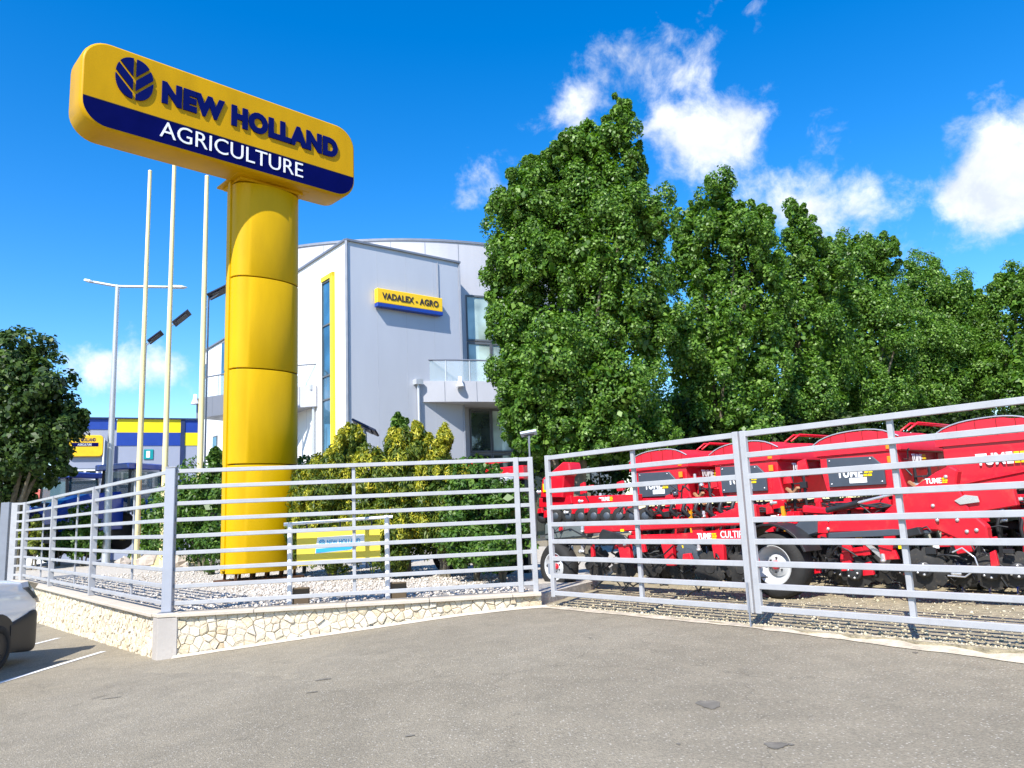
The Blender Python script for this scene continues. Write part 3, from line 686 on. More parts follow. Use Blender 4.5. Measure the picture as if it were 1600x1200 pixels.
for i in range(2): curved_window(-33.6+i*3.6, -33.6+i*3.6+3.5, 7.0, 13.0, M_GLB)
def balcony(a0, a1, fm=None):
    n = int(abs(a1-a0)*1.2); sl = arc(RD, 13.7, a0, a1, 6.06, 6.90, n)
    f = sl.build('balcony', fm or M_FASC, bt)
    sm = MB()
    k = a0+4.2
    while k < a1: sm.box(dp(13.702,k,6.48), V((math.cos(R(k)),math.sin(R(k)),0))*.010, V((math.sin(R(k)),-math.cos(R(k)),0))*.004, Z*.40); k += 5.5
    sm.build('fascia_seams', M_TRIM, f)
    MB().tube([dp(13.5, a0+(a1-a0)*i/n, 7.80) for i in range(n+1)], .035, 8).build('handrail', M_TRIM, f)
    ps = MB(); k = a0+.4
    while k <= a1+.1: ps.tube([dp(13.5,k,6.9), dp(13.5,k,7.8)], .025, 6); k += 4.2
    ps.build('balusters', M_GALV, f)
    arc(13.49, 13.505, a0+.2, a1-.2, 6.92, 7.74, n).build('glass_guard', M_GLBAL, f)
balcony(9.8, 70); balcony(-19.9, -7.3); balcony(-32.2, -20, pm('dark_grey_fascia', (.17,.18,.21), .4, var=.06, scale=.8))
for an in (16.5, -31.6):
    p = dp(13.72, an, 6.75); d = (p-Q).normalized(); d.z = 0
    mb = MB(); mb.lathe([(.0,.30),(.07,.30),(.09,.1),(.16,-.08),(.17,-.12),(0,-.12)], p+d*.16, Z, 12); mb.bar(p, p+d*.16, .05, .05)
    mb.build('floodlight', M_WFR, bt)
# downpipes where the balconies meet the block
for p in (B0+bd1*3.0+bn1*.12, B0+bd2*2.75+bn2*.10):
    mb = MB(); mb.tube([p+Z*.3, p+Z*6.75], .055, 10); mb.box(p+Z*6.83, bd1*.16, bn1*.12, Z*.1); mb.build('downpipe', M_GALV, bt)
# lower left wing
W0 = V((-12.7,33.6,0)); WL = 3.6
mb = MB(); pris([W0, W0+bd1*5, W0+bd1*5+bd2*WL, W0+bd2*WL], .2, 9.85, mb)
o = mb.build('side_wing', [M_CLADG, M_CLADW], bt)
for p in o.data.polygons:
    if p.normal.dot(bn2) > .8: p.material_index = 1
mb = MB(); mb.bar(W0+bn2*.02+Z*9.9, W0+bd2*WL+bn2*.02+Z*9.9, .12, .06); mb.build('edge_trim', M_TRIM, bt)
for s, w, z0_, z1_ in ((2.95,.22,7.0,9.2),(.35,.25,7.0,9.75),(1.3,.3,1.0,5.6)):
    f = MB().box(W0+bd2*s+bn2*.02+Z*((z0_+z1_)/2), bd2*w, bn2*.02, Z*((z1_-z0_)/2)).build('window', M_FRAME, bt)
    MB().box(W0+bd2*s+bn2*.042+Z*((z0_+z1_)/2), bd2*(w-.05), bn2*.006, Z*((z1_-z0_)/2-.06)).build('pane', M_GLB, f)
# wall sign
sg = thing('wall_sign', 'small yellow and blue fascia sign with dealer name on the silver wall', 'sign', B0+bd1*2.65+Z*10.0)
p0 = B0+bn1*.04; zs0, zs1 = 9.78, 10.36
MB().box(p0+bd1*2.65+bn1*.12+Z*(zs0+zs1)/2, bd1*1.5, bn1*.12, Z*(zs1-zs0)/2).build('sign_box', [pm('amber_fascia', (.86,.54,.01), .4, var=.05)], sg, .02)
MB().box(p0+bd1*2.65+bn1*.125+Z*(zs0-.075), bd1*1.5, bn1*.125, Z*.073).build('blue_base', M_WBLUE, sg, .01)
MB().text('VADALEX - AGRO', p0+bd1*1.36+bn1*.241+Z*9.95, bd1, Z, bn1, .25, 2.58, .02, .022).build('lettering', pm('dark_brown_letters', (.03,.02,.03), .5), sg)

# ------------------------------------------------------------------ warehouse at the left
wd = V((.905,.426,0)).normalized(); wn = V((wd.y,-wd.x,0)); WA = atY(84,700,44.0); WA.z = 0
wt = thing('warehouse', 'long grey warehouse with blue and yellow bands under its roof edge', 'building', (WA.x,WA.y,0))
def wx(px, py=690): p = onplane(px, py, WA, wd); return (p-WA).dot(wd)
x185, x285, xe = wx(182), wx(285), wx(285)+16
pris([WA, WA+wd*xe, WA+wd*xe-wn*14, WA-wn*14], -.6, 8.05).build('wall', M_WGREY, wt)
def band(xa, xb, za, zb, m, pr=.03): MB().box(WA+wd*((xa+xb)/2)+wn*pr/2+Z*((za+zb)/2), wd*((xb-xa)/2), wn*pr/2, Z*((zb-za)/2)).build('roof_band', m, wt)
band(0, x185-.05, 7.48, 8.12, M_WBLUE); band(x185, x285-.12, 7.31, 8.12, M_WYEL); band(x185, x285-.12, 6.52, 7.305, M_WBLUE)
band(x285+.12, xe, 7.31, 8.10, M_WBLUE); band(x285+.12, xe, 6.52, 7.305, M_WYEL)
mb = MB(); mb.box(WA+wd*x285+wn*.04+Z*3.8, wd*.12, wn*.04, Z*4.3); mb.box(WA+wd*.15+wn*.04+Z*3.4, wd*.2, wn*.04, Z*3.9); mb.box(WA+wd*(x185-.02)+wn*.03+Z*3.0, wd*.07, wn*.03, Z*3.5)
mb.bar(WA+wd*xe/2+Z*8.16, WA+wd*xe+Z*8.16, .3, .07); mb.bar(WA+Z*8.16, WA+wd*xe/2+Z*8.16, .3, .07); mb.build('edge_trim', pm('navy_trim', (.015,.03,.10), .5), wt)
for (pa, pb, ya, yb) in ((109,156,732,754),(187,232,735,760),(236,270,738,764)):
    xa, xb = wx(pa,740), wx(pb,740); za = onplane(pa,ya,WA,wd).z; zb = onplane(pa,yb,WA,wd).z
    fr = MB(); cx, cz = (xa+xb)/2, (za+zb)/2; hw, hh = (xb-xa)/2, (za-zb)/2
    fr.box(WA+wd*cx+wn*.03+Z*cz, wd*hw, wn*.03, Z*hh); f = fr.build('window', M_TRIM, wt)
    fw = MB()
    for x in (-hw+.14, 0, hw-.14): fw.box(WA+wd*(cx+x)+wn*.075+Z*cz, wd*.06, wn*.015, Z*(hh-.08))
    for z in (-1, 1): fw.box(WA+wd*cx+wn*.075+Z*(cz+z*(hh-.12)), wd*(hw-.08), wn*.014, Z*.045)
    fw.build('frame', M_WFR, f)
    MB().box(WA+wd*cx+wn*.064+Z*cz, wd*(hw-.1), wn*.004, Z*(hh-.1)).build('pane', M_GLD, f)
pt = MB(); xx = wx(163,690); pt.tube([WA+wd*xx+wn*.12+Z*.2, WA+wd*xx+wn*.12+Z*6.9], .06, 8); pt.tube([WA+wd*xx+wn*.12+Z*6.9, WA+wd*(xx-1.5)+wn*.12+Z*7.1], .06, 8)
pt.build('downpipe', M_WFR, wt)
p1 = onplane(104,682,WA,wd); p2 = onplane(161,712,WA,wd); zc = (p1.z+p2.z)/2; xa = (p1-WA).dot(wd); xb = (p2-WA).dot(wd)
sg = thing('wall_sign', 'rounded yellow dealer sign on the warehouse wall by the big dark tree', 'sign', WA+wd*(xa+xb)/2+Z*zc)
hz = (p1.z-p2.z)/2+.06
MB().prism(rrect(xa, xb, zc-hz, zc+hz, .22, 5), WA, wd, Z, wn, .02, .22).build('sign_box', pm('amber_sign_face', (.86,.52,.01), .35), sg, .03)
MB().prism([(xa+.3,zc-.04),(xb-.25,zc-.04),(xb-.25,zc+.18),(xa+.3,zc+.18)], WA, wd, Z, wn, .221, .228).build('navy_band', M_BLU, sg)
MB().text('NEW HOLLAND', WA+wd*(xa+.35)+wn*.222+Z*(zc+.26), wd, Z, wn, .2, xb-xa-.75, .01, .03).build('lettering', M_LET, sg)
MB().text('AGRICULTURE', WA+wd*(xa+.6)+wn*.229+Z*(zc+.01), wd, Z, wn, .12, xb-xa-1.2, .008, .01).build('lettering', M_WHT, sg)
pc = onplane(232,710,WA,wd); xc = (pc-WA).dot(wd)
sg = thing('number_plate', 'small teal square plate numbered one on the warehouse wall', 'plate', pc)
MB().prism([(xc-.26,pc.z-.30),(xc+.26,pc.z-.30),(xc+.26,pc.z+.30),(xc-.26,pc.z+.30)], WA, wd, Z, wn, .01, .05).build('plate', M_TEAL, sg, .01)
MB().text('1', WA+wd*(xc-.12)+wn*.052+Z*(pc.z-.2), wd, Z, wn, .40, .20, .012, .05).build('numeral', M_WHT, sg)
# pale house beyond with a red roof
hA = atY(24,800,46); hA.z = -.5; hB = hA+V((2.6,.6,0)); hd = (hB-hA).normalized(); hn = V((-hd.y,hd.x,0))
ht = thing('house', 'low pale house with a red tiled roof glimpsed under the dark tree', 'house', hA)
MB().prism([(0,0),(3.4,0),(3.4,3.6),(0,3.6)], hA, hd, Z, hn, 0, 5).build('wall', M_CLADW, ht)
MB().prism([(-.2,0),(5.2,0),(2.5,1.2)], hA+Z*3.62, hn, Z, hd, -.3, 2.2).build('roof', M_TILE, ht)
MB().box(hA+hd*1.2-hn*.03+Z*1.9, hd*.4, hn*.03, Z*.5).build('window', M_GLD, ht)

# ------------------------------------------------------------------ vegetation
def leaf_quads(P, out, size, rng, up=.35, asp=.72, spray=False):
    n = len(P); nr = out+rng.normal(0,.52,(n,3))+np.array([0,0,up]); nr /= np.linalg.norm(nr,axis=1,keepdims=True)+1e-9
    a = rng.normal(0,1,(n,3))
    if spray: a = a*.38+out*.75+np.array([0,0,.9])
    a -= nr*(a*nr).sum(1,keepdims=True); a /= np.linalg.norm(a,axis=1,keepdims=True)+1e-9
    b = np.cross(nr,a); s = (size*rng.uniform(.65,1.3,n))[:,None]
    fold = nr*s*.14
    v = np.stack([P-a*s*.55, P+b*s*.5*asp-a*s*.05+fold, P+a*s*.6, P-b*s*.5*asp-a*s*.05+fold], 1).reshape(-1,3)
    f = (np.arange(n)*4)[:,None]+np.arange(4)[None]
    return v, f
def crown(name, parent, lobes, leaf, dens, per, cr, mat, seed, up=.35, tall=1., core=1., asp=.72):
    """lobes: (centre, radii). Leafy puffs (tufts) sit on the shell of each lobe, thinner leaves fill the inside."""
    rng = np.random.default_rng(seed); Cs = np.array([l[0] for l in lobes], float); Rs = np.array([l[1] for l in lobes], float); Ps = []; Os = []; Pi = []; Oi = []
    for i in range(len(lobes)):
        r = Rs[i]; area = 4*math.pi*(((r[0]*r[1])**1.6+(r[0]*r[2])**1.6+(r[1]*r[2])**1.6)/3)**(1/1.6)
        n = max(5, int(area*dens)); d = rng.normal(0,1,(n,3)); d /= np.linalg.norm(d,axis=1,keepdims=True)
        k = rng.uniform(.72,1.06,n)[:,None]; c = Cs[i]+d*r*k
        q = np.min(np.stack([np.linalg.norm((c-Cs[j])/Rs[j],axis=1) if j != i else np.full(n,9.) for j in range(len(lobes))],1),1)
        keep = q > .72; c = c[keep]; d = d[keep]; m = len(c)
        od = d/r; od /= np.linalg.norm(od,axis=1,keepdims=True)+1e-9
        pr = np.minimum(cr*rng.uniform(.6,1.45,m), max(.55*r.min(), .05)).repeat(per)[:,None]
        e = rng.normal(0,1,(m*per,3))+od.repeat(per,0)*.9+np.array([0,0,.25]); e /= np.linalg.norm(e,axis=1,keepdims=True)
        rad = (rng.uniform(.50,1.06,m*per)+.16*rng.random(m*per)**4)[:,None]
        Ps.append(c.repeat(per,0)+e*pr*rad*np.array([1,1,tall])); Os.append(e)
        ni = int(core*area*dens*per*.12); e = rng.normal(0,1,(ni,3)); e /= np.linalg.norm(e,axis=1,keepdims=True)
        Pi.append(Cs[i]+e*r*rng.uniform(.15,.72,ni)[:,None]); Oi.append(e)
    P = np.concatenate(Ps); O = np.concatenate(Os)
    v, f = leaf_quads(P, O, leaf, rng, up, asp, asp < .5); v2, f2 = leaf_quads(np.concatenate(Pi), np.concatenate(Oi), leaf*1.9, rng, up, .8)
    f = np.concatenate([f, f2+len(v)]); v = np.concatenate([v, v2])
    if parent is not None: v = v-np.array(parent.location)[None]
    return fast_mesh(name, v, f, mat, parent)
def lobe(px, py, rx, ry, Y, dy=0., dr=None):
    c = atY(px, py, Y+dy); k = (Y+dy)/F*1.0; rx *= k; ry *= k
    return (tuple(c), (rx, dr if dr else (rx*.95), ry))
def tree(label, name, base, lobes, leaf, dens, per, cr, mat, seed, trunk_r, top_z, group=None, stems=4, tall=1., cat='tree'):
    rn = random.Random(seed); t = thing(name, label, cat, base, 0, group); b = V(base)
    mb = MB(); mid = V((rn.uniform(-.2,.2), rn.uniform(-.2,.2), 0))
    mb.tube([b-Z*.3, b+Z*.3+mid*.2, b+Z*(top_z-b.z)*.45+mid, b+Z*(top_z-b.z)*.8+mid*1.4], [trunk_r*1.25, trunk_r, trunk_r*.6, trunk_r*.15], 10)
    for i in range(stems):
        l = lobes[rn.randrange(len(lobes))]; e = V(l[0]); s = b+Z*max(.3, (e.z-b.z)*rn.uniform(.1,.3)); k = s.lerp(e, .5)+Z*.25
        mb.tube([s, k, e], [trunk_r*.45, trunk_r*.3, trunk_r*.08], 7)
    mb.build('trunk', M_BARK, t)
    crown('crown', t, lobes, leaf, dens, per, cr, mat, seed, tall=tall)
    return t
PT = [
 (19.0, (905,720), [(974,190,17,30),(966,218,30,40),(984,258,24,60),(932,232,34,40),(893,244,38,38),(850,278,36,40),(915,290,60,56),(940,325,92,80),(838,312,54,52),(796,332,30,52),(1002,352,38,58),(850,400,84,90),(960,430,86,100),(803,465,42,72),(1000,520,46,98),(872,530,104,110),(802,565,42,66),(950,612,92,78),(852,630,72,55),(822,652,40,32),(905,668,78,34),(880,692,95,30),(975,680,70,36)], 'tallest poplar of the row, nearest the silver building with a pointed leaning top'),
 (25.0, (1120,740), [(1118,302,28,36),(1110,358,48,58),(1172,368,42,50),(1198,352,20,36),(1085,420,46,80),(1160,450,66,90),(1110,530,72,110),(1190,540,48,100),(1130,625,82,60),(1130,668,85,36),(1062,560,34,95),(1055,650,46,48)], 'second poplar from the building with two rounded tops'),
 (28.0, (1250,740), [(1250,345,25,36),(1258,390,36,50),(1292,412,36,48),(1250,470,56,88),(1260,560,70,90),(1235,625,66,56),(1245,664,70,34)], 'third poplar from the building with one narrow finger shaped top'),
 (31.0, (1345,740), [(1330,395,28,34),(1378,402,38,36),(1352,450,68,60),(1350,540,80,100),(1340,625,78,52),(1345,656,80,30)], 'fourth poplar from the building, mid height with a blunt double top'),
 (34.0, (1440,740), [(1440,432,30,30),(1470,455,34,30),(1450,482,56,60),(1440,560,75,90),(1440,622,72,50)], 'fifth poplar from the building, low rounded crown'),
 (35.0, (1520,740), [(1510,472,34,33),(1540,492,34,30),(1522,530,60,75),(1510,600,72,58)], 'sixth poplar from the building, in the dip of the tree line'),
 (33.0, (1600,740), [(1592,450,38,36),(1620,470,50,46),(1602,525,62,80),(1592,602,74,60)], 'last poplar at the right edge of the photo'),
]
for k, (Y, bp, lb, lab) in enumerate(PT):
    b = atY(bp[0], bp[1], Y); b.z = YARD-.05
    lobes = []
    rn = random.Random(50+k)
    for (px,py,rx,ry) in lb:
        dy = rn.uniform(-.6,.3) if rx < 60 else rn.uniform(-.25,.25)
        if rx < 36: lobes.append(lobe(px,py,rx,ry,Y,dy)); continue
        lobes.append(lobe(px,py,rx*.84,ry*.86,Y,dy)); dep = rx*Y/F
        for i in range(10):
            an = rn.uniform(0, 6.283); zz_ = rn.uniform(-.95,.85); hz_ = math.sqrt(max(.05,1-zz_*zz_))*rn.uniform(.70,.88)
            k_ = rn.uniform(.26,.40); lobes.append(lobe(px+rx*hz_*math.cos(an), py-ry*zz_*.80, rx*k_, ry*k_*1.2, Y, dy+dep*hz_*math.sin(an)))
    for (px,py,rx,ry) in lb:          # upright tufts that break the outline
        for i in range(6): lobes.append(lobe(px+rx*rn.uniform(-.6,.6), py-ry*rn.uniform(.15,.5), rn.uniform(4.5,8)*(1 if k else 1.2), rn.uniform(15,27)*(1 if k else 1.2), Y, rn.uniform(-.8,.5)))
    lf = .078 if k == 0 else .098
    tree(lab, 'poplar_tree', b, lobes, lf, 2.0 if k == 0 else 1.2, 280 if k == 0 else 220, .36 if k == 0 else .48, L_POP, 100+k, .24, lobes[0][0][2], 'row of poplars behind the red machines', 6, 1.25)
# big dark tree at the left
Y = 24; lb = [(32,560,42,42),(0,575,50,50),(70,600,45,42),(20,640,70,60),(85,650,44,36),(-30,660,70,90),(110,655,24,16),(60,700,50,36),(20,730,60,40),(85,690,30,24),(100,735,22,12),(40,760,40,22),(-60,600,70,70)]
lobes = [lobe(px,py,rx*.93,ry*.93,Y,random.uniform(-.7,.7)) for px,py,rx,ry in lb]
b = atY(5,830,Y); b.z = -.3
tree('big dark broadleaf tree at the left edge in front of the warehouse', 'broadleaf_tree', b, lobes, .15, 2.2, 90, .42, L_BIG, 200, .22, lobes[0][0][2], None, 7)
# shrubs
def shrub(name, label, lb, Y, leaf, dens, per, cr, mat, seed, cat='shrub', group=None, up=.35, tall=1.):
    lobes = [lobe(px,py,rx,ry,Y,random.uniform(-.3,.3)) for px,py,rx,ry in lb]
    for px,py,rx,ry in lb:
        for i in range(7 if tall > 1.4 else 2): lobes.append(lobe(px+rx*random.uniform(-.95,.95), py-ry*random.uniform(.2,.72), random.uniform(3,5.5), random.uniform(10,18), Y, random.uniform(-.3,.2)))
    b = V((sum(l[0][0] for l in lobes)/len(lobes), Y, BED-.02)); t = thing(name, label, cat, b, 0, group)
    rn = random.Random(seed); mb = MB(); core = lobes[:len(lb)]
    for l in core: mb.tube([b-Z*.1+V((rn.uniform(-.1,.1),rn.uniform(-.1,.1),0)), b.lerp(V(l[0]),.5)+Z*.1, V(l[0])], [.035,.022,.008], 6)
    mb.build('stems', M_BARK, t)
    if mat is L_GOLD:
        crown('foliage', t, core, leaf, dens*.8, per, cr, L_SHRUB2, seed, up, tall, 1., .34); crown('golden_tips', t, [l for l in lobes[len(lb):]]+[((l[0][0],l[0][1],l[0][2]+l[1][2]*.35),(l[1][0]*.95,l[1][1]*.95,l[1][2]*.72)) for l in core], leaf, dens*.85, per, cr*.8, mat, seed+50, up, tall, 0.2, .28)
    else: crown('foliage', t, lobes, leaf, dens, per, cr, mat, seed, up, tall, 1., .45 if tall > 1.2 else .6)
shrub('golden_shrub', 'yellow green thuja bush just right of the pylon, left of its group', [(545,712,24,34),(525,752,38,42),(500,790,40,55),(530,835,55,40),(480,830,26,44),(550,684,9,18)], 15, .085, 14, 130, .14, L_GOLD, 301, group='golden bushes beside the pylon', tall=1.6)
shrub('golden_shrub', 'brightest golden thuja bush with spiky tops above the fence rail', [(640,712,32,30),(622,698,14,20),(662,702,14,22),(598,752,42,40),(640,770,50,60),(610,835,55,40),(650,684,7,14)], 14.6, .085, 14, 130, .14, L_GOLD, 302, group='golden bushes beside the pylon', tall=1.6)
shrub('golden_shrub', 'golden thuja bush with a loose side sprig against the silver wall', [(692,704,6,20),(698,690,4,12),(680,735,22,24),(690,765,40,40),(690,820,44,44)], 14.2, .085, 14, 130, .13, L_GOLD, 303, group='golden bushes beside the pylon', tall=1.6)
shrub('conifer', 'dark green conifer tip standing behind the golden bushes', [(625,676,8,20),(624,700,18,26),(625,745,28,40),(625,800,30,50)], 16.2, .08, 12, 60, .16, L_SHRUB, 304, tall=1.6)
shrub('green_shrub', 'dark green leafy shrub behind the banner left of the gate', [(745,760,38,34),(725,800,40,40),(770,830,40,40),(730,850,45,30)], 13.2, .075, 14, 70, .14, L_SHRUB, 305, group='green shrubs left of the gate')
shrub('green_shrub', 'glossy green shrub right beside the gate end of the front fence', [(795,780,24,26),(790,820,30,40),(805,850,26,30),(770,860,30,24)], 12.6, .075, 14, 70, .14, L_SHRUB, 306, group='green shrubs left of the gate')
shrub('green_shrub', 'dark olive bush filling the gap between right flagpole and pylon', [(300,770,34,36),(330,745,22,32),(285,820,40,44),(325,830,36,50),(338,722,12,22)], 19.5, .10, 8, 60, .2, L_SHRUB, 307, group='bushes behind the flagpoles', tall=1.3)
shrub('green_shrub', 'bushy green hedge plant between the left and middle flagpoles', [(242,815,24,40),(238,850,28,26),(260,800,20,38),(265,845,22,30)], 25.5, .11, 6, 60, .22, L_SHRUB, 308, group='bushes behind the flagpoles')
shrub('green_shrub', 'olive green bush seen through the long left fence run', [(132,815,18,26),(140,850,24,24),(120,845,20,22)], 25.0, .11, 6, 60, .2, L_SHRUB, 309, group='bushes behind the flagpoles')
shrub('green_shrub', 'low dark bush behind the fence between lime conifers and tractor', [(75,850,28,18),(105,850,22,18),(90,830,18,16)], 26.0, .11, 6, 60, .2, L_BIG, 310, group='bushes behind the flagpoles')
shrub('green_shrub', 'dark green bush rising left of the pylon below the round balcony', [(332,728,10,26),(330,775,18,34),(335,850,22,36)], 18, .09, 9, 60, .18, L_SHRUB, 313, group='bushes behind the flagpoles')
shrub('green_shrub', 'shadowed green bush just right of the pylon foot', [(475,740,18,26),(480,790,24,36),(478,845,26,36)], 17, .08, 9, 60, .17, L_SHRUB, 314, group='bushes behind the flagpoles')
for k, (px, lab) in enumerate(((30,'small lime green cone conifer at the far left of the bed'),(54,'small lime green cone conifer, right hand of the pair by the fence end'))):
    shrub('cone_conifer', lab, [(px,852,11,10),(px,842,8,10),(px+1,832,4.5,9),(px+2,824,2.4,7)], 24.0, .07, 22, 60, .09, L_CONE, 311+k, 'conifer', 'pair of lime cone conifers')
# dark hedge behind the machines
lobes = []
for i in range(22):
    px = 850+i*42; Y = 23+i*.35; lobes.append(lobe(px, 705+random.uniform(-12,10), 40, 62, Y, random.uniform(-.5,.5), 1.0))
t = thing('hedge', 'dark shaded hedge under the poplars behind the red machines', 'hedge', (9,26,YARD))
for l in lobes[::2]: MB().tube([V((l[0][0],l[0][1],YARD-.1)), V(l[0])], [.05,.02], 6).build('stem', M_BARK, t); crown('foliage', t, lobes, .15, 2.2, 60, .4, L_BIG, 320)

# ------------------------------------------------------------------ white parked car (nose towards the wall)
def car():
    rz = R(2); cx, cy, zc = -6.60, 10.98, gz(-6.7,10)-.01
    t = thing('parked_car', 'white car with black plastic bumper nosing up to the rubble wall', 'car', (cx-.70, cy, zc), rz)
    fx = V((-math.sin(rz), math.cos(rz), 0)); rx = V((fx.y, -fx.x, 0)); O = V((cx-.70, cy, zc))
    # sections along the car (u from the nose backwards): half width, sill, belt, roof line, roof half width
    S = [(.02,.50,.34,.74,.80,.42),(.06,.60,.28,.84,.93,.54),(.18,.67,.24,.92,1.03,.60),(.5,.70,.24,.96,1.10,.62),(.95,.715,.24,1.00,1.15,.62),(1.4,.72,.24,1.03,1.20,.60),(1.95,.72,.24,1.05,1.62,.56),(2.5,.72,.24,1.06,1.70,.56),(3.4,.72,.24,1.06,1.68,.55),(3.85,.70,.26,1.04,1.60,.54),(4.0,.66,.32,.94,1.40,.50)]
    loops = []
    for u, hw, zs, zb, zr, rw in S:
        h = [(0,zs),(hw*.8,zs),(hw*.97,zs+.05),(hw,(zs+zb)/2),(hw*.985,zb-.05),(hw*.95,zb),((hw+rw)/2*.97,(zb+zr)/2),(rw,zr-.05),(rw*.85,zr-.01),(0,zr)]
        full = h+[(-x,z) for x, z in h[-2:0:-1]]
        loops.append([O-fx*u+rx*x+Z*z for x, z in full])
    body = MB().loft(loops, True, True, 0, True).build('body', M_CARW, t)
    m = body.modifiers.new('s','SUBSURF'); m.levels = 2; m.render_levels = 2
    def side(pts, off, name, mat, sgn=1, thick=.03, bev=.008):   # outline (u,z) on the flank
        return MB().prism([(u,z) for u, z in pts], O+rx*sgn*off, -fx, Z, rx*sgn, -thick, thick, 0).build(name, mat, t, bev)
    # bumper: wrap of black plastic round the nose
    lp = []
    for xx in [i/8*2-1 for i in range(9)]:
        w = .735*xx; u = -.03+.25*abs(xx)**3.2; lp.append([O-fx*u+rx*w+Z*z for z in (.14,.30,.60,.68)]+[O-fx*(u+.2)+rx*w*.96+Z*z for z in (.68,.60,.30,.14)])
    for sg in (-1, 1):
        e = [O-fx*.46+rx*.742*sg+Z*z for z in (.14,.30,.56,.64)]+[O-fx*.46+rx*.66*sg+Z*z for z in (.64,.56,.30,.14)]; e2 = [O-fx*.86+rx*.742*sg+Z*z for z in (.20,.32,.50,.56)]+[O-fx*.86+rx*.66*sg+Z*z for z in (.56,.50,.32,.20)]
        if sg > 0: lp += [e, e2]
        else: lp = [e2, e]+lp
    bo = MB().loft(lp, True, True, 0, True).build('bumper', M_CARP, t); bm = bo.modifiers.new('s','SUBSURF'); bm.levels = 2; bm.render_levels = 2
    for sg in (1, -1):
        hl = MB(); pts = [(.02,.79,.45),(.03,.89,.47),(.13,1.00,.59),(.50,1.06,.665),(.53,.99,.70),(.30,.83,.69),(.09,.75,.60)]
        A = [O-fx*(u-.035)+rx*sg*(x+.025)+Z*z for u, z, x in pts]; B = [p-rx*sg*.12-fx*.06-Z*.02 for p in A]
        hl.add(A+B, [tuple(range(7)) if sg > 0 else tuple(range(6,-1,-1))]+[(i,(i+1) % 7,7+(i+1) % 7,7+i) for i in range(7)]); hl.build('headlight', M_LAMPG, t, .006)
        for u in (1.12, 3.2):
            wc = O-fx*u+rx*sg*.62+Z*.30
            side([(u+.42*math.cos(k*math.pi/14), .29+.42*math.sin(k*math.pi/14)) for k in range(15)]+[(u-.42,.20),(u+.42,.20)], .705, 'wheel_arch', M_CARP, sg, .028)
            w = MB().lathe([(.0,-.08),(.2,-.09),(.265,-.085),(.285,-.05),(.285,.05),(.265,.085),(.2,.09),(.18,.06)], wc+rx*sg*.045, rx*sg, 28).build('wheel', M_RUB, t)
            MB().lathe([(.19,.05),(.185,.075),(.16,.055),(.06,.075),(0,.075)], wc+rx*sg*.05, rx*sg, 20)  .build('rim', M_CARP, w)
        side([(1.62,1.08),(2.02,1.54),(2.5,1.60),(2.5,1.08)], .665, 'side_window', M_GLD, sg, .02); side([(2.56,1.08),(2.56,1.60),(3.5,1.58),(3.6,1.08)], .665, 'side_window', M_GLD, sg, .02)
        side([(1.5,.32),(1.5,1.0),(2.52,1.02),(2.52,.32)], .713, 'door', M_CARW, sg, .012)
        MB().loft([[O-fx*1.55+rx*sg*x+Z*(z+.1) for x, z in ((.70,.97),(.86,.97),(.87,1.12),(.72,1.10))],[O-fx*1.67+rx*sg*x+Z*z for x, z in ((.70,.97),(.86,.97),(.87,1.12),(.72,1.10))]]).build('wing_mirror', M_CARP, t, .02)
    MB().prism([(-.56,0),(.56,0),(.46,.45),(-.46,.45)], O-fx*1.42+Z*1.215, rx, (-fx*.8+Z*.6).normalized(), (fx*.6+Z*.8).normalized(), .0, .02).build('windscreen', M_GLD, t)
car()

# ------------------------------------------------------------------ blue tractors behind the left fence
def tractor(px, Y, label, rz, s=1.):
    p = atY(px, 850, Y); t = thing('blue_tractor', label, 'tractor', (p.x, p.y, BED-.05), rz, 'blue machines behind the left fence'); O = V(t.location)
    M = Matrix.Rotation(rz, 3, 'Z'); ex, ey = M @ V((1,0,0)), M @ V((0,1,0))
    P = lambda x, y, z: O+ex*x*s+ey*y*s+Z*z*s
    mb = MB(); mb.loft([[P(x,y,z) for y, z in ((-w,.75),(w,.75),(w,h-.12),(w*.7,h),(-w*.7,h),(-w,h-.12))] for x, w, h in ((.35,.34,1.62),(1.2,.32,1.56),(1.75,.28,1.42),(1.95,.20,1.25))]); mb.build('bonnet', M_TRBLUE, t, .02)
    MB().box(P(.5,0,.72), ex*s*1.5, ey*s*.22, Z*s*.2).build('chassis', M_BLK, t, .02)
    for x, y in ((-.75,-.5),(-.75,.5),(.3,-.45),(.3,.45)): MB().bar(P(x,y,1.1), P(x*.85,y*.9,2.15), .06*s, .06*s).build('cab_pillar', M_BLK, t)
    MB().box(P(-.22,0,1.62), ex*s*.48, ey*s*.42, Z*s*.48).build('cab_glass', glassmat('cab_glass', (.05,.12,.16), .35), t)
    MB().box(P(-.2,0,2.2), ex*s*.62, ey*s*.52, Z*s*.07).build('cab_roof', M_TRBLUE, t, .03)
    MB().box(P(-.2,0,2.285), ex*s*.35, ey*s*.3, Z*s*.014).build('roof_hatch', M_BANW, t)
    for x, y, r_, w_ in ((-.55,-.72,.72,.2),(-.55,.72,.72,.2),(1.35,-.62,.46,.14),(1.35,.62,.46,.14)):
        w = MB().lathe([(r_*.5,-w_),(r_*.9,-w_),(r_,-w_*.7),(r_,w_*.7),(r_*.9,w_),(r_*.5,w_)], P(x,y,r_), ey, 24).build('wheel', M_RUB, t)
        MB().lathe([(0,-.04),(r_*.5,-.06),(r_*.53,-w_-.01),(r_*.53,w_+.01),(r_*.5,.06),(0,.04)], P(x,y,r_), ey, 20).build('rim', M_MYEL, w)
        if r_ > .6: MB().loft([[P(x+math.cos(R(k))*(r_+.08), y+q*.24, r_+math.sin(R(k))*(r_+.08)) for q in (-1,1)] for k in range(15,170,15)], False, False).build('mudguard', M_TRBLUE, t)
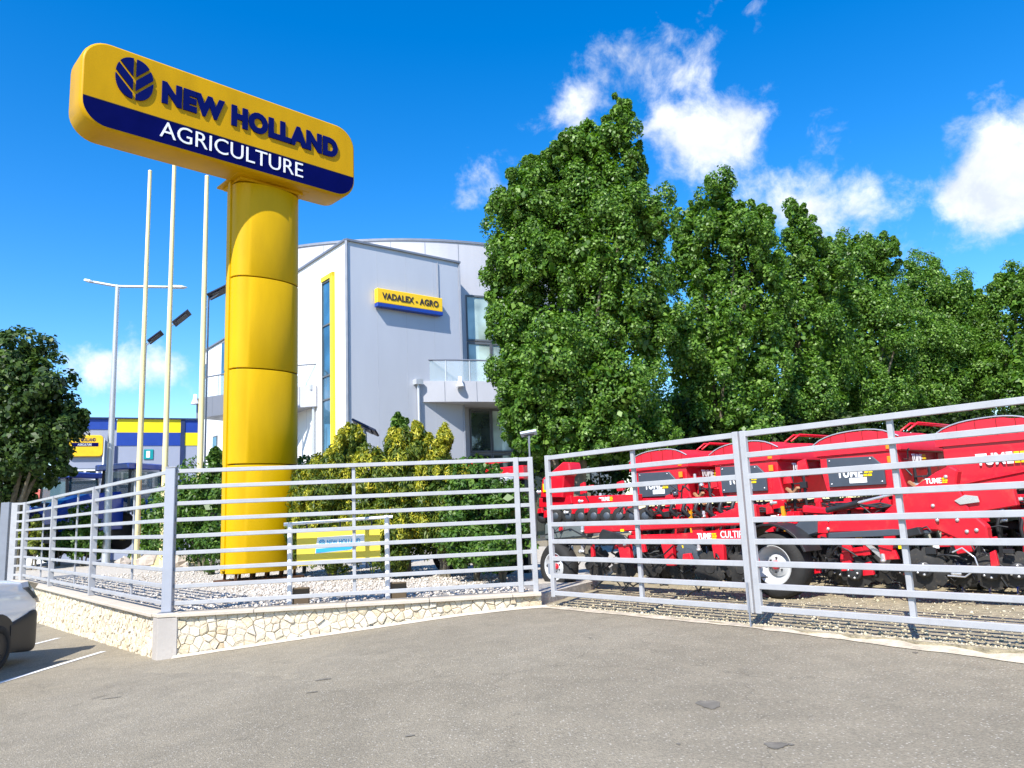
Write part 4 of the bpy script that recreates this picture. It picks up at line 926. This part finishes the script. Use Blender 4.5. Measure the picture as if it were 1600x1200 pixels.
tractor(192, 28.5, 'tall blue tractor just right of the lamp post, behind the leftmost flagpole', R(250), 1.55)
tractor(95, 30.5, 'blue tractor half hidden by the left fence and low bushes', R(160), 1.5)
tractor(-25, 27, 'blue tractor cut off by the left edge of the photo', R(175), 1.4)

# ------------------------------------------------------------------ red machines
AR = math.atan2(G.y, G.x)
def TUME(mb_w, mb_y, o, ex, ey, ez, h):      # white maker's letters with three yellow bars behind them
    mb_w.text('TUME', o, ex, ey, ez, h, h*2.9, .006, .035)
    for i in range(3):
        for k in range(2): mb_y.box(V(o)+ex*h*(3.2+k*.48+.1*(i % 2))+ey*h*(.14+.36*i)+ez*.003, ex*h*.2, ey*h*.12, ez*.003)
def disc(t, c, r, ax, name='disc', mat=None):
    c = V(c); ax = V(ax).normalized(); a = ax.orthogonal().normalized(); b = ax.cross(a); n = 72; loops = []
    for q, h in ((.02,.016),(.3,.016),(.34,.006),(.8,-.006),(1,-.012),(1,-.016),(.8,-.012),(.3,-.004),(.02,-.004)):
        lp = []
        for i in range(n):
            th = 2*math.pi*i/n; nt_ = max(0, math.cos(th*9))**3 if q > .9 else 0
            lp.append(c+ax*h+(a*math.cos(th)+b*math.sin(th))*r*q*(1-.17*nt_))
        loops.append(lp)
    return MB().loft(loops, True, True, 0, False).build(name, mat or M_DISC, t)
def wheel(t, c, r, w, ax, rim=M_RIM, hub=M_RED):
    wo = MB().lathe([(r*.56,-w*.8),(r*.62,-w),(r*.9,-w*.95),(r,-w*.6),(r,w*.6),(r*.9,w*.95),(r*.62,w),(r*.56,w*.8)], c, ax, 32).build('wheel', M_RUB, t)
    MB().lathe([(r*.50,-w*.5),(r*.56,-w*.85),(r*.60,-w*1.0),(r*.60,w*1.0),(r*.56,w*.9),(r*.50,w*.35),(r*.34,w*.1),(r*.30,w*.42),(0,w*.42)], c, ax, 32).build('rim', rim, wo)
    hb = MB().lathe([(r*.13,w*.3),(r*.13,w*.75),(r*.09,w*.85),(0,w*.85)], c, ax, 16)
    for k in range(6): hb.lathe([(r*.028,w*.4),(r*.028,w*.56),(0,w*.56)], V(c)+ (V(ax).orthogonal().normalized()*math.cos(k*1.047)+V(ax).cross(V(ax).orthogonal()).normalized()*math.sin(k*1.047))*r*.22, ax, 6, 1)
    hb.build('hub', [hub, M_BLK], wo)
    return wo
M_SEAM = pm('dark_seam', (.18,.005,.01), .7)
def clutter(t, P, xs, zs, y0, n, seed, low=False):      # brackets, hoses and fittings crowded round a frame
    rn = random.Random(seed)
    for i in range(n):
        x = rn.uniform(*xs); z = rn.uniform(*zs); y = y0+rn.uniform(-.10,.12); k = rn.random()
        if low: k = .5
        if k < .36:
            w = rn.uniform(.03,.09); h = rn.uniform(.03,.10); c = P(x,y,z)
            MB().prism([(-w,-h),(w,-h*.8),(w*.6,h),(-w*.8,h*.7)], c, G, Z, W, -.025, .025).build('bracket', M_RED, t, .006)
        elif k < .72:
            q = P(x,y,z); e = P(x+rn.uniform(-.4,.4), y+rn.uniform(-.08,.1), z+rn.uniform(-.12,.1)); m = q.lerp(e,.5)+Z*rn.uniform(-.16,.14)-W*rn.uniform(0,.08)
            MB().tube([q, q.lerp(m,.6)+Z*.01, m, m.lerp(e,.5)+Z*.015, e], rn.uniform(.007,.013), 6).build('hose', M_BLK, t)
        elif k < .86: MB().lathe([(0,.05),(.022,.045),(.024,-.02),(.034,-.02),(.034,-.05),(0,-.05)], P(x,y,z), Z if rn.random() < .5 else G, 10).build('fitting', M_HYD, t)
        elif k < .94: MB().box(P(x,y,z), G*rn.uniform(.03,.06), W*.03, Z*rn.uniform(.02,.05)).build('valve_block', M_BLK, t, .006)
        else: MB().box(P(x,y-.03,z), G*rn.uniform(.02,.045), W*.004, Z*.018).build('label', M_WHT if rn.random() < .5 else M_MYEL, t)
def drill(px, Y, label, panel=True):
    c = atY(px, 740, Y); t = thing('seed_drill', label, 'seed drill', (c.x, c.y, YARD), AR, 'red seed drills parked in a row'); O = V(t.location)
    P = lambda x, y, z: O+G*x+W*y+Z*z
    hop = [(-.54,1.86),(-.54,1.62),(-.47,1.26),(.47,1.26),(.54,1.62),(.54,1.86)]
    L = 2.7
    # hopper with inward sloping lower sides
    mb = MB(); mb.prism(hop, O, G, Z, W, 0, L)
    mb.bar(P(-.56,0,1.83), P(-.56,L,1.83), .05, .05); mb.bar(P(.56,0,1.83), P(.56,L,1.83), .05, .05)
    mb.prism([(-.50,1.30),(.52,1.46),(.52,1.50),(-.50,1.34)], O, G, Z, W, -.025, 0) if not panel else mb.prism([(-.52,1.795),(.54,1.805),(.54,1.83),(-.52,1.82)], O, G, Z, W, -.02, 0)
    for y in (.6,1.2,1.8,2.4):
        for s in (-1,1): mb.bar(P(.555*s,y,1.80), P(.55*s,y,1.60), .03, .02)
    mb.build('hopper', M_RED, t, .012)
    # bulging tarpaulin with lacing folds
    TB = lambda u: .155*max(0,1-abs(u+.05)**2.6)**.75+.05*(u+1)/2
    mb = MB(); loops = []; n = 14
    for j in range(10):
        y = -.03+(L+.06)*j/9; lp = []
        for i in range(n+1):
            u = -1+2*i/n; x = u*.60; bul = TB(u)*(.94+.06*math.sin(j*2.1+i*.4)); lp.append(P(x, y, 1.94+bul+.010*math.sin(i*2.3+j)))
        lp = [P(-.605,y,1.82)]+lp+[P(.605,y,1.82)]; loops.append(lp)
    mb.loft(loops, True, False, 0, True); sm = MB()
    for i in range(6):
        x = -.5+1.0*i/5; top = 1.94+TB(x/.6); sm.box(P(x+.03*math.sin(i*5),-.034,(1.84+top)/2+.02), G*.004, W*.003, Z*((top-1.84)/2-.04))
    mb.add(sm.v, sm.f, 1); tp = mb.build('tarpaulin', [M_TARP, M_SEAM], t)
    ed = MB().tube([P(-.6+1.2*i/12,-.035,1.945+TB(-1+2*i/12)) for i in range(13)], .010, 6); ed.build('rim_hem', M_HYD, tp)
    for x in (.40, .50): MB().tube([P(x,.5,2.10), P(x+.12,.55,2.19), P(x+.14,2.2,2.19), P(x,2.3,2.10)], .014, 6).build('cover_rail', M_RED, t)
    ub = MB()
    for y in (.35, .8, 1.25, 1.7, 2.15):
        ub.bar(P(-.72,y,.80), P(.74,y,.80), .09, .08)
        for i in range(9): x = -.68+.17*i; ub.bar(P(x,y,.80), P(x+.03,y+.14,.42), .03, .05, 0, W); ub.bar(P(x+.03,y+.14,.42), P(x-.02,y+.02,.14), .022, .04, 0, W)
    ub.bar(P(-.3,0,.90), P(-.3,L,.90), .10, .16); ub.bar(P(.3,0,.90), P(.3,L,.90), .10, .16); ub.box(P(0,1.3,1.16), G*.38, W*1.2, Z*.07)
    ub.build('coulter_bank', M_BLK, t)
    lw, ly = MB(), MB()
    if panel:
        pn = MB().prism([(-.42,1.38),(.36,1.38),(.36,1.62),(.22,1.76),(-.42,1.78)], O, G, Z, W, -.04, -.001).build('end_panel', M_PANEL, t, .006)
        TUME(lw, ly, P(-.29,-.041,1.50), G, Z, -W, .125); lw.box(P(.0,-.043,1.455), G*.12, W*.003, Z*.035)
        bz = MB()
        for x, z in ((-.38,1.42),(.32,1.42),(-.38,1.74),(.19,1.73)): bz.lathe([(.014,0),(.012,.008),(0,.008)], P(x,-.04,z), -W, 8)
        bz.build('bolt', M_HYD, pn)
    else:
        TUME(lw, ly, P(-.16,-.026,1.55), G, Z, -W, .14)
    lw.build('lettering', M_WHT, t); ly.build('yellow_bars', M_MYEL, t)
    # small label on the tarp edge and side lettering facing the gate side
    l2, y2 = MB(), MB(); TUME(l2, y2, P(.565,.35,1.66), W, Z, G, .11); l2.build('lettering', M_WHT, t); y2.build('yellow_bars', M_MYEL, t)
    for z in (1.88, 1.70): MB().box(P(.45,-.03,z), G*.035, W*.012, Z*.045).build('reflector', M_ORG, t, .006)
    # latch and ladder in the gap
    mb = MB()
    for x in (.68,.86): mb.bar(P(x,.12,.85), P(x,.12,1.62), .03, .03)
    for z in (.95,1.12,1.29,1.46): mb.bar(P(.68,.12,z), P(.86,.12,z), .08, .02)
    mb.build('ladder', M_BLK, t)
    mb = MB(); mb.bar(P(.62,.05,1.22), P(.86,-.05,1.40), .05, .035); mb.bar(P(.62,.05,1.40), P(.85,.0,1.22), .04, .03); mb.build('latch_arm', pm('tan_steel', (.38,.20,.10), .6), t)
    # frame, bracket plates
    mb = MB(); mb.bar(P(0,-.06,1.12), P(0,L,1.12), .8, .12); mb.bar(P(-.75,.1,1.00), P(.78,.1,1.00), .12, .14); mb.bar(P(-.75,1.3,1.00), P(.78,1.3,1.00), .12, .14)
    mb.prism([(.40,.95),(.60,.95),(.64,1.25),(.56,1.62),(.47,1.62)], O, G, Z, W, -.05, .0)
    mb.prism([(-.70,.62),(-.50,.62),(-.40,1.1),(-.62,1.1)], O, G, Z, W, -.03, .03); mb.prism([(.2,.5),(.36,.5),(.44,1.02),(.24,1.02)], O, G, Z, W, -.03, .03)
    mb.build('frame', M_RED, t, .01)
    for k in range(5):
        a_ = P(-.5+.24*k, .02+.02*(k % 2), .98); e = P(-.52+.25*k, -.02, .60+.03*(k % 3))
        MB().tube([P(-.4+.2*k,.05,1.2), a_+V((.02,-.04,.02)), a_.lerp(e,.5)-W*.06, e], .022, 7).build('seed_tube', M_BLK, t)
        MB().bar(a_, P(-.55+.25*k, .05, .42), .045, .07, 0, W).build('coulter_arm', M_BLK, t, .006)
        disc(t, P(-.55+.25*k,.0,.30), .20, (-W*.94+G*.3*(1 if k % 2 else -1)))
    for y in (.55, L-.4): wheel(t, P(-.58,y,.40), .40, .14, -W)
    hs = MB()
    for k in range(3): hs.tube([P(-.55+.1*k,-.05,1.16), P(-.2+.1*k,-.14,1.08+.03*k), P(.3,-.12,1.14-.03*k), P(.7,-.02,1.02+.06*k)], .014, 6)
    hs.build('hoses', M_BLK, t)
    clutter(t, P, (-.75,.85), (.85,1.25), -.08, 26, int(px))
    clutter(t, P, (.58,.92), (1.25,1.75), .15, 9, int(px)+1)
    yl = MB().bar(P(.62,-.06,.80), P(.60,-.06,1.15), .05, .05); yl.build('hydraulic_guard', pm('orange_guard', (.80,.33,.01), .5), t)
    return t
drill(1030, 12.5, 'red seed drill furthest left, under the first poplar, dark logo panel on its end')
drill(1165, 11.6, 'red seed drill showing just left and right of the seam between the gate leaves')
drill(1342, 10.5, 'red seed drill with the most complete dark logo panel behind the right gate leaf')
drill(1552, 9.45, 'red seed drill with white letters straight on its red end and no dark panel', False)
drill(1735, 8.7, 'red seed drill cut by the right edge of the photo')

def cultivator(O, label):
    t = thing('cultivator', label, 'cultivator', (O.x, O.y, YARD), AR, 'low red cultivators in front of the drills')
    def q(px, py): p = onplane(px, py, O, G); return ((p-O).dot(G), p.z)
    return t, q
def pl(pts, O, y0, y1, mb=None, m=0): return (mb or MB()).prism(pts, V((O.x,O.y,0)), G, Z, W, y0, y1, m)
# right hand cultivator behind the right leaf
O = atY(1285,800,9.9); O.z = 0
t, q = cultivator(O, 'red cultivator with a thick beam and white wheel behind the right gate leaf')
mb = MB(); pl([q(1284,806),q(1400,800),q(1470,800),q(1470,829),q(1400,830),q(1284,833)], O, -.09, .09, mb); pl([q(1240,790),q(1284,795),q(1284,806),q(1240,803)], O, .2, .3, mb); mb.build('main_beam', M_RED, t, .02)
pl([q(1284,806),q(1300,805),q(1300,833),q(1284,833)], O, -.11, .11).build('beam_collar', M_RED, t, .01)
pl([q(1300,832),q(1400,826),q(1460,828),q(1460,833),q(1380,838),q(1300,841)], O, -.10, .06).build('lower_rail', M_PANEL, t, .008)
pl([q(1385,800),q(1425,765),q(1465,738),q(1486,728),q(1500,735),q(1497,757),q(1508,775),q(1520,800),q(1545,822),q(1548,842),q(1500,842),q(1470,829),q(1400,802)], O, -.07, .07).build('headstock', M_RED, t, .015)
mb = MB(); pl([q(1500,757),q(1585,762),q(1592,790),q(1520,802)], O, -.05, .05, mb); mb.build('drawbar_plate', M_RED, t, .01)
mb = MB(); mb.prism([q(1496,782),q(1512,773),q(1532,775),q(1535,784),q(1505,788)], V((O.x,O.y,0)), G, Z, W, -.085, -.071); mb.build('window_cutout', M_HYD, t)
wc = atY(1218,885,10.15); wc.z = YARD+.42; wheel(t, V((wc.x,wc.y,wc.z)), .42, .15, -W)
wcl = V((wc.x,wc.y,0))
mb = MB(); loops = []
for k in range(20, 150, 13): 
    dv = G*math.cos(R(k))+Z*math.sin(R(k)); ctr = V((wc.x,wc.y,wc.z)); loops.append([ctr+dv*.50-W*.2, ctr+dv*.50+W*.2, ctr+dv*.53+W*.2, ctr+dv*.53-W*.2])
mb.loft(loops); mb.build('mudguard', M_BLK, t, .004)
pl([q(1240,829),q(1258,812),q(1284,806),q(1284,833),q(1262,840)], O, -.12, .12).build('bearing_block', M_PANEL, t, .02)
for pts in ([(1372,842),(1400,842),(1395,868),(1378,868)],[(1488,842),(1518,842),(1522,862),(1498,866)]): pl([q(*p) for p in pts], O, -.05, .05).build('leg_bracket', M_RED, t, .01)
MB().bar(onplane(1350,845,O,G), onplane(1385,875,O,G), .03, .05).build('stay', M_HYD, t)
for (px, py, r_, yy) in ((1450,888,.24,-.06),(1335,895,.19,.05),(1490,892,.20,.2),(1300,892,.19,.25),(1400,892,.20,.3),(1545,894,.20,.1),(1585,893,.20,.15)):
    p = onplane(px, py, O, G); ds = disc(t, p+W*yy, r_, -W+G*.25)
    hb = MB().lathe([(.09,0),(.09,.05),(.07,.06),(0,.06)], p+W*yy-W*.03, -W+G*.25, 14)
    for k in range(5): hb.lathe([(.014,0),(.012,.02),(0,.02)], p+W*yy-W*.09+(G*math.cos(k*1.257)+Z*math.sin(k*1.257))*.06, -W, 8, 1)
    hb.build('hub', [M_BLK, M_HYD], ds)
for k in range(14):
    px = 1250+k*20; a_ = onplane(px, 846, O, G); e = onplane(px+6, 892+(k % 3)*6, O, G); MB().tube([a_+W*.25, a_.lerp(e,.4)+W*.12, a_.lerp(e,.7)+W*.34, e+W*.2], .018, 6).build('tine', M_BLK, t)
pl([q(1245,842),q(1560,846),q(1560,853),q(1245,850)], O, .2, .3).build('tool_bar', M_BLK, t, .01)
for pts in ([(1290,838),(1330,848),(1370,842),(1400,850)],[(1495,862),(1510,855),(1530,870),(1536,885),(1515,900),(1488,898)],[(1440,828),(1455,822),(1463,830),(1452,836)]):
    MB().tube([onplane(px,py,O,G)-W*.12 for px,py in pts], .010, 6).build('hose', M_BLK if pts[0][0] != 1495 else M_HYD, t)
hy = MB(); hy.tube([onplane(1300,797,O,G)-W*.13, onplane(1350,785,O,G)-W*.13], .035, 10); hy.build('cylinder_barrel', M_BLK, t); MB().tube([onplane(1350,785,O,G)-W*.13, onplane(1402,772,O,G)-W*.13], .018, 8).build('cylinder_rod', M_HYD, t)
for px, py in ((1482,745),(1470,812),(1500,812),(1440,806),(1515,830),(1462,790),(1300,812),(1300,826),(1530,828)): MB().lathe([(.022,0),(.022,.012),(.012,.02),(0,.02)], onplane(px,py,O,G)-W*(.092 if py > 800 and px < 1475 else .071), -W, 8).build('bolt', M_HYD, t)
MB().prism([q(1428,826),q(1446,822),q(1452,834),q(1430,838)], V((O.x,O.y,0)), G, Z, W, -.2, -.095).build('valve_block', M_BLK, t, .01)
lw, ly = MB(), MB(); a_ = onplane(1450,752,O,G); TUME(lw, ly, V((a_.x,a_.y,a_.z-.03))-W*.071, G, Z, -W, .06); lw.build('lettering', M_WHT, t); ly.build('yellow_bars', M_MYEL, t)
clutter(t, lambda x,y,z: V((O.x,O.y,0))+G*x+W*y+Z*z, (q(1250,820)[0], q(1575,820)[0]), (.72,1.22), -.02, 40, 900)
clutter(t, lambda x,y,z: V((O.x,O.y,0))+G*x+W*y+Z*z, (q(1250,870)[0], q(1600,870)[0]), (.55,.85), .15, 22, 901, True)
# blue harrow tines lying at far right
O2 = atY(1560,870,9.0); th = thing('blue_harrow', 'dark blue harrow rows lying low at the right end behind the gate', 'harrow', (O2.x,O2.y,YARD), AR)
MB().bar(V((O2.x,O2.y,.62))-G*.5, V((O2.x,O2.y,.62))+G*2.2, .08, .08).build('bar', M_TRBLUE, th, .01)
for k in range(9): disc(th, V((O2.x,O2.y,.62))+G*(-.4+.28*k), .24, G+W*.3, 'disc', M_TRBLUE)
# left hand cultivator behind the left leaf
O = atY(1000,830,11.0); O.z = 0
t, q = cultivator(O, 'red cultivator with lettered double beam behind the left gate leaf')
mb = MB(); pl([q(918,820),q(1000,817),q(1170,808),q(1170,820),q(1000,829),q(918,834)], O, -.08, .08, mb); mb.build('main_beam', M_RED, t, .015)
mb = MB(); pl([q(985,836),q(1060,834),q(1175,824),q(1175,846),q(1040,846),q(985,842)], O, -.05, .1, mb); pl([q(1095,812),q(1150,790),q(1172,788),q(1175,812)], O, .1, .2, mb); mb.build('lower_beam', M_RED, t, .015)
lw, ly = MB(), MB(); a_ = onplane(1094,842,O,G)-W*.051; TUME(lw, ly, a_, G, Z, -W, .075)
a2 = onplane(1130,840,O,G)-W*.051; lw.text('CULTIPACK', a2, G, Z, -W, .085, .52, .004, .01); lw.build('lettering', M_WHT, t); ly.build('yellow_bars', M_MYEL, t)
pl([q(945,834),q(950,826),q(985,836),q(992,844),q(945,846)], O, -.13, -.09).build('tool_box', M_BLK, t, .01)
pl([q(850,818),q(915,817),q(915,840),q(850,845)], O, .0, .2).build('gearbox', pm('grey_green_casting', (.12,.14,.14), .5), t, .03)
for pts in ([(966,846),(985,846),(988,874),(972,874)],[(1034,846),(1052,846),(1056,884),(1044,884)],[(1114,850),(1132,850),(1134,878),(1118,872)],[(1082,824),(1098,816),(1104,850),(1090,850)]): pl([q(*p) for p in pts], O, -.04, .04).build('leg_bracket', M_RED, t, .01)
p = onplane(866,878,O,G); wheel(t, V((p.x,p.y,YARD+.36))+W*.1, .36, .12, -W)
for (px, py, r_, yy) in ((1078,862,.22,-.02),(1108,888,.26,.02),(1150,890,.24,.1),(1050,890,.22,.2),(1005,880,.24,.15),(960,885,.26,.2),(915,880,.28,.25),(1130,895,.22,.25)):
    pp_ = onplane(px, py, O, G); ds = disc(t, pp_+W*yy, r_*.82, -W+G*.3, 'disc', M_DISC if px != 1078 else M_PANEL)
for k in range(12):
    px = 880+k*23; a_ = onplane(px, 846, O, G); e = onplane(px+8, 890, O, G); MB().tube([a_+W*.2, a_.lerp(e,.4)+W*.05, a_.lerp(e,.75)+W*.3, e+W*.15], .018, 6).build('tine', M_BLK, t)
pl([q(860,846),q(1165,848),q(1165,855),q(860,853)], O, .15, .26).build('tool_bar', M_BLK, t, .01)
for pts in ([(860,835),(900,826),(930,842),(960,836)],[(1000,850),(1020,872),(1045,866),(1060,852)]):
    MB().tube([onplane(px,py,O,G)-W*.11 for px,py in pts], .012, 6).build('hose', M_BLK, t)
clutter(t, lambda x,y,z: V((O.x,O.y,0))+G*x+W*y+Z*z, (q(860,830)[0], q(1170,830)[0]), (.85,1.40), .02, 44, 902)
clutter(t, lambda x,y,z: V((O.x,O.y,0))+G*x+W*y+Z*z, (q(850,870)[0], q(1170,870)[0]), (.5,.85), .12, 22, 903, True)
# rear roller machine with a row of press wheels
O = atY(920,785,12.6); O.z = 0
t, q = cultivator(O, 'red roller frame carrying a row of small press wheels behind the left gate leaf')
mb = MB(); pl([q(846,778),q(1000,772),q(1000,787),q(846,793)], O, -.06, .06, mb); pl([q(1000,779),q(1150,775),q(1150,784),q(1000,788)], O, .05, .15, mb); mb.build('main_beam', M_RED, t, .01)
mb = MB()
for px in (893, 952, 975): pl([q(px,790),q(px+14,790),q(px+14,803),q(px,803)], O, -.03, .03, mb)
mb.build('bracket', M_RED, t, .006)
pl([q(853,778),q(856,748),q(872,736),q(888,722),q(898,723),q(900,735),q(890,745),q(888,778)], O, -.14, .14).build('end_tower', M_RED, t, .02)
MB().box(onplane(862,762,O,G)-W*.15, G*.05, W*.01, Z*.07).build('warning_label', M_MYEL, t)
lw, ly = MB(), MB(); a_ = onplane(944,783,O,G)-W*.062; TUME(lw, ly, a_, G, Z, -W, .062); lw.build('lettering', M_WHT, t); ly.build('yellow_bars', M_MYEL, t)
for k in range(9):
    px = 850+k*20; p = onplane(px, 806, O, G)
    w = MB().lathe([(.04,-.05),(.115,-.06),(.13,-.03),(.13,.03),(.115,.06),(.04,.05)], p, -W+G*.35, 18).build('press_wheel', M_RUB, t)
    MB().lathe([(.06,.05),(.05,.058),(0,.058)], p, -W+G*.35, 12).build('hub', M_PANEL, w)
mb = MB()
for k in range(8):
    px = 1015+k*19; p = onplane(px, 796, O, G); mb.tube([p+Z*.12, p-W*.08, p-Z*.1+G*.05], .03, 7)
mb.build('metering_units', M_BLK, t)
clutter(t, lambda x,y,z: V((O.x,O.y,0))+G*x+W*y+Z*z, (q(846,785)[0], q(1160,785)[0]), (1.45,1.95), .0, 36, 904)
# red implement behind the shrubs
O = atY(752,722,15.2); O.z = 0
t = thing('red_implement', 'low red implement beam showing above the green shrubs before the shop window', 'implement', (O.x,O.y,BED), AR)
pa = V((-1.5,15.6,0)); pb = V((.22,14.4,0)); dd = (pb-pa).normalized(); dn = V((dd.y,-dd.x,0))
MB().bar(pa+Z*2.30, pb+Z*2.33, .3, .26).build('main_beam', M_RED, t, .02)
MB().bar(pa+Z*2.56, pb+Z*2.58, .05, .05).build('top_rail', M_RED, t)
mb = MB()
for k in (.15, .6, .95): p = pa.lerp(pb, k); mb.bar(p+Z*BED, p+Z*2.2, .09, .12, 0, dd)
mb.build('leg', M_BLK, t); MB().lathe([(0,.12),(.2,.08),(.24,0),(.2,-.08)], pa.lerp(pb,.85)+dn*.22+Z*2.22, Z, 16).build('cover', M_GALV, t)
for k in (.2, .8): wheel(t, pa.lerp(pb,k)+Z*(BED+.4)+dn*.3, .4, .14, dn)

# ------------------------------------------------------------------ sky, sun, camera
SUN = V((-.40, -.90, 0)).normalized()*math.cos(R(46))+Z*math.sin(R(46))
w = bpy.data.worlds.new('World'); SC.world = w; w.use_nodes = True; nt = w.node_tree
bg = nt.nodes['Background']; sky = N(nt, 'ShaderNodeTexSky', sky_type='NISHITA', sun_disc=False, sun_elevation=R(46), sun_rotation=math.atan2(SUN.x, SUN.y), air_density=1.0, dust_density=.3, ozone_density=2.2)
hs = N(nt, 'ShaderNodeHueSaturation', Saturation=1.47, Value=1.); hs.inputs['Hue'].default_value = .506; nt.links.new(sky.outputs[0], hs.inputs['Color'])
tc = N(nt, 'ShaderNodeTexCoord'); D = tc.outputs['Generated']
CL = [(985,92,46,.8),(1040,95,34,.6),(1090,85,46,.8),(900,140,44,.75),(860,190,40,.7),(905,185,40,.5),(1120,185,62,1.),(1062,205,48,.95),(1165,215,40,.95),(1100,235,55,.9),(1020,190,36,.6),(745,305,42,.8),(800,290,38,.7),(720,318,22,.6),(1040,300,52,.8),(1180,312,60,.8),(1235,320,46,.75),(1285,330,52,.9),(1345,280,38,.95),(1340,355,52,.85),(1395,385,38,.6),(1285,205,26,.55),(1240,208,16,.4),(1545,250,55,1.),(1600,235,60,1.),(1520,315,52,1.),(1580,320,60,1.),(1490,310,26,.8),(150,568,36,1.),(190,575,40,1.),(235,578,40,1.),(275,568,30,.9),(1185,42,18,.3),(1140,400,50,.5),(950,330,60,.5)]
acc = None
mp = N(nt, 'ShaderNodeTexNoise', Scale=9., Detail=3.); nt.links.new(D, mp.inputs['Vector'])
sb = N(nt, 'ShaderNodeVectorMath', operation='SUBTRACT'); nt.links.new(mp.outputs['Color'], sb.inputs[0]); sb.inputs[1].default_value = (.5,.5,.5)
sl = N(nt, 'ShaderNodeVectorMath', operation='SCALE'); nt.links.new(sb.outputs[0], sl.inputs[0]); sl.inputs['Scale'].default_value = .045
wv = N(nt, 'ShaderNodeVectorMath', operation='ADD'); nt.links.new(D, wv.inputs[0]); nt.links.new(sl.outputs[0], wv.inputs[1])
for px, py, r_, am in CL:
    d = ray(px, py).normalized()
    ds = N(nt, 'ShaderNodeVectorMath', operation='DISTANCE'); nt.links.new(wv.outputs[0], ds.inputs[0]); ds.inputs[1].default_value = d
    mr = N(nt, 'ShaderNodeMapRange', interpolation_type='SMOOTHSTEP'); mr.inputs[1].default_value = r_*1.75/F; mr.inputs[2].default_value = 0; mr.inputs[3].default_value = 0; mr.inputs[4].default_value = am*.60
    nt.links.new(ds.outputs['Value'], mr.inputs[0])
    if acc is None: acc = mr.outputs[0]
    else:
        mx = N(nt, 'ShaderNodeMath', operation='ADD'); nt.links.new(acc, mx.inputs[0]); nt.links.new(mr.outputs[0], mx.inputs[1]); acc = mx.outputs[0]
nz = N(nt, 'ShaderNodeTexNoise', Scale=17., Detail=9., Roughness=.62); nt.links.new(wv.outputs[0], nz.inputs['Vector'])
m1 = N(nt, 'ShaderNodeMath', operation='SUBTRACT'); nt.links.new(nz.outputs['Fac'], m1.inputs[0]); m1.inputs[1].default_value = .5
m2 = N(nt, 'ShaderNodeMath', operation='MULTIPLY_ADD'); nt.links.new(m1.outputs[0], m2.inputs[0]); m2.inputs[1].default_value = 2.7; nt.links.new(acc, m2.inputs[2])
cr_ = N(nt, 'ShaderNodeMapRange', interpolation_type='SMOOTHSTEP'); cr_.inputs[1].default_value = .22; cr_.inputs[2].default_value = 1.28; nt.links.new(m2.outputs[0], cr_.inputs[0])
gt = N(nt, 'ShaderNodeMath', operation='GREATER_THAN'); nt.links.new(acc, gt.inputs[0]); gt.inputs[1].default_value = .002
mk = N(nt, 'ShaderNodeMath', operation='MULTIPLY'); nt.links.new(cr_.outputs[0], mk.inputs[0]); nt.links.new(gt.outputs[0], mk.inputs[1])
mix = N(nt, 'ShaderNodeMix', data_type='RGBA'); nt.links.new(mk.outputs[0], mix.inputs['Factor']); nt.links.new(hs.outputs[0], mix.inputs[6]); n2 = N(nt, 'ShaderNodeTexNoise', Scale=11., Detail=6., Roughness=.6); nt.links.new(wv.outputs[0], n2.inputs['Vector'])
rc = ramp(nt, [(.36, (.52,.57,.66)), (.62, (.80,.82,.85))]); nt.links.new(n2.outputs['Fac'], rc.inputs['Fac'])
vs7 = N(nt, 'ShaderNodeVectorMath', operation='SCALE'); nt.links.new(rc.outputs['Color'], vs7.inputs[0]); vs7.inputs['Scale'].default_value = 6.0; nt.links.new(vs7.outputs[0], mix.inputs[7])
nt.links.new(mix.outputs[2], bg.inputs['Color']); bg.inputs['Strength'].default_value = .142
sl_ = bpy.data.lights.new('sun', 'SUN'); sl_.energy = 4.6; sl_.angle = R(.5); sl_.color = (1, .95, .87)
so = bpy.data.objects.new('sun', sl_); COL.objects.link(so); so.rotation_euler = (-SUN).to_track_quat('-Z','Y').to_euler(); so.location = (-20,-40,40)
cam = bpy.data.cameras.new('camera'); co = bpy.data.objects.new('camera', cam); COL.objects.link(co); SC.camera = co
cam.sensor_width = 36; cam.lens = 36*F/1600; cam.clip_end = 2000; cam.clip_start = .05
co.matrix_world = Matrix(((RT.x,UP.x,-FW.x,EYE.x),(RT.y,UP.y,-FW.y,EYE.y),(RT.z,UP.z,-FW.z,EYE.z),(0,0,0,1)))
SC.render.engine = 'CYCLES'; SC.view_settings.view_transform = 'Standard'; SC.view_settings.look = 'None'; SC.view_settings.exposure = .88; SC.view_settings.gamma = 1
SC.cycles.max_bounces = 8; SC.cycles.transparent_max_bounces = 12
SC.cycles.use_denoising = True
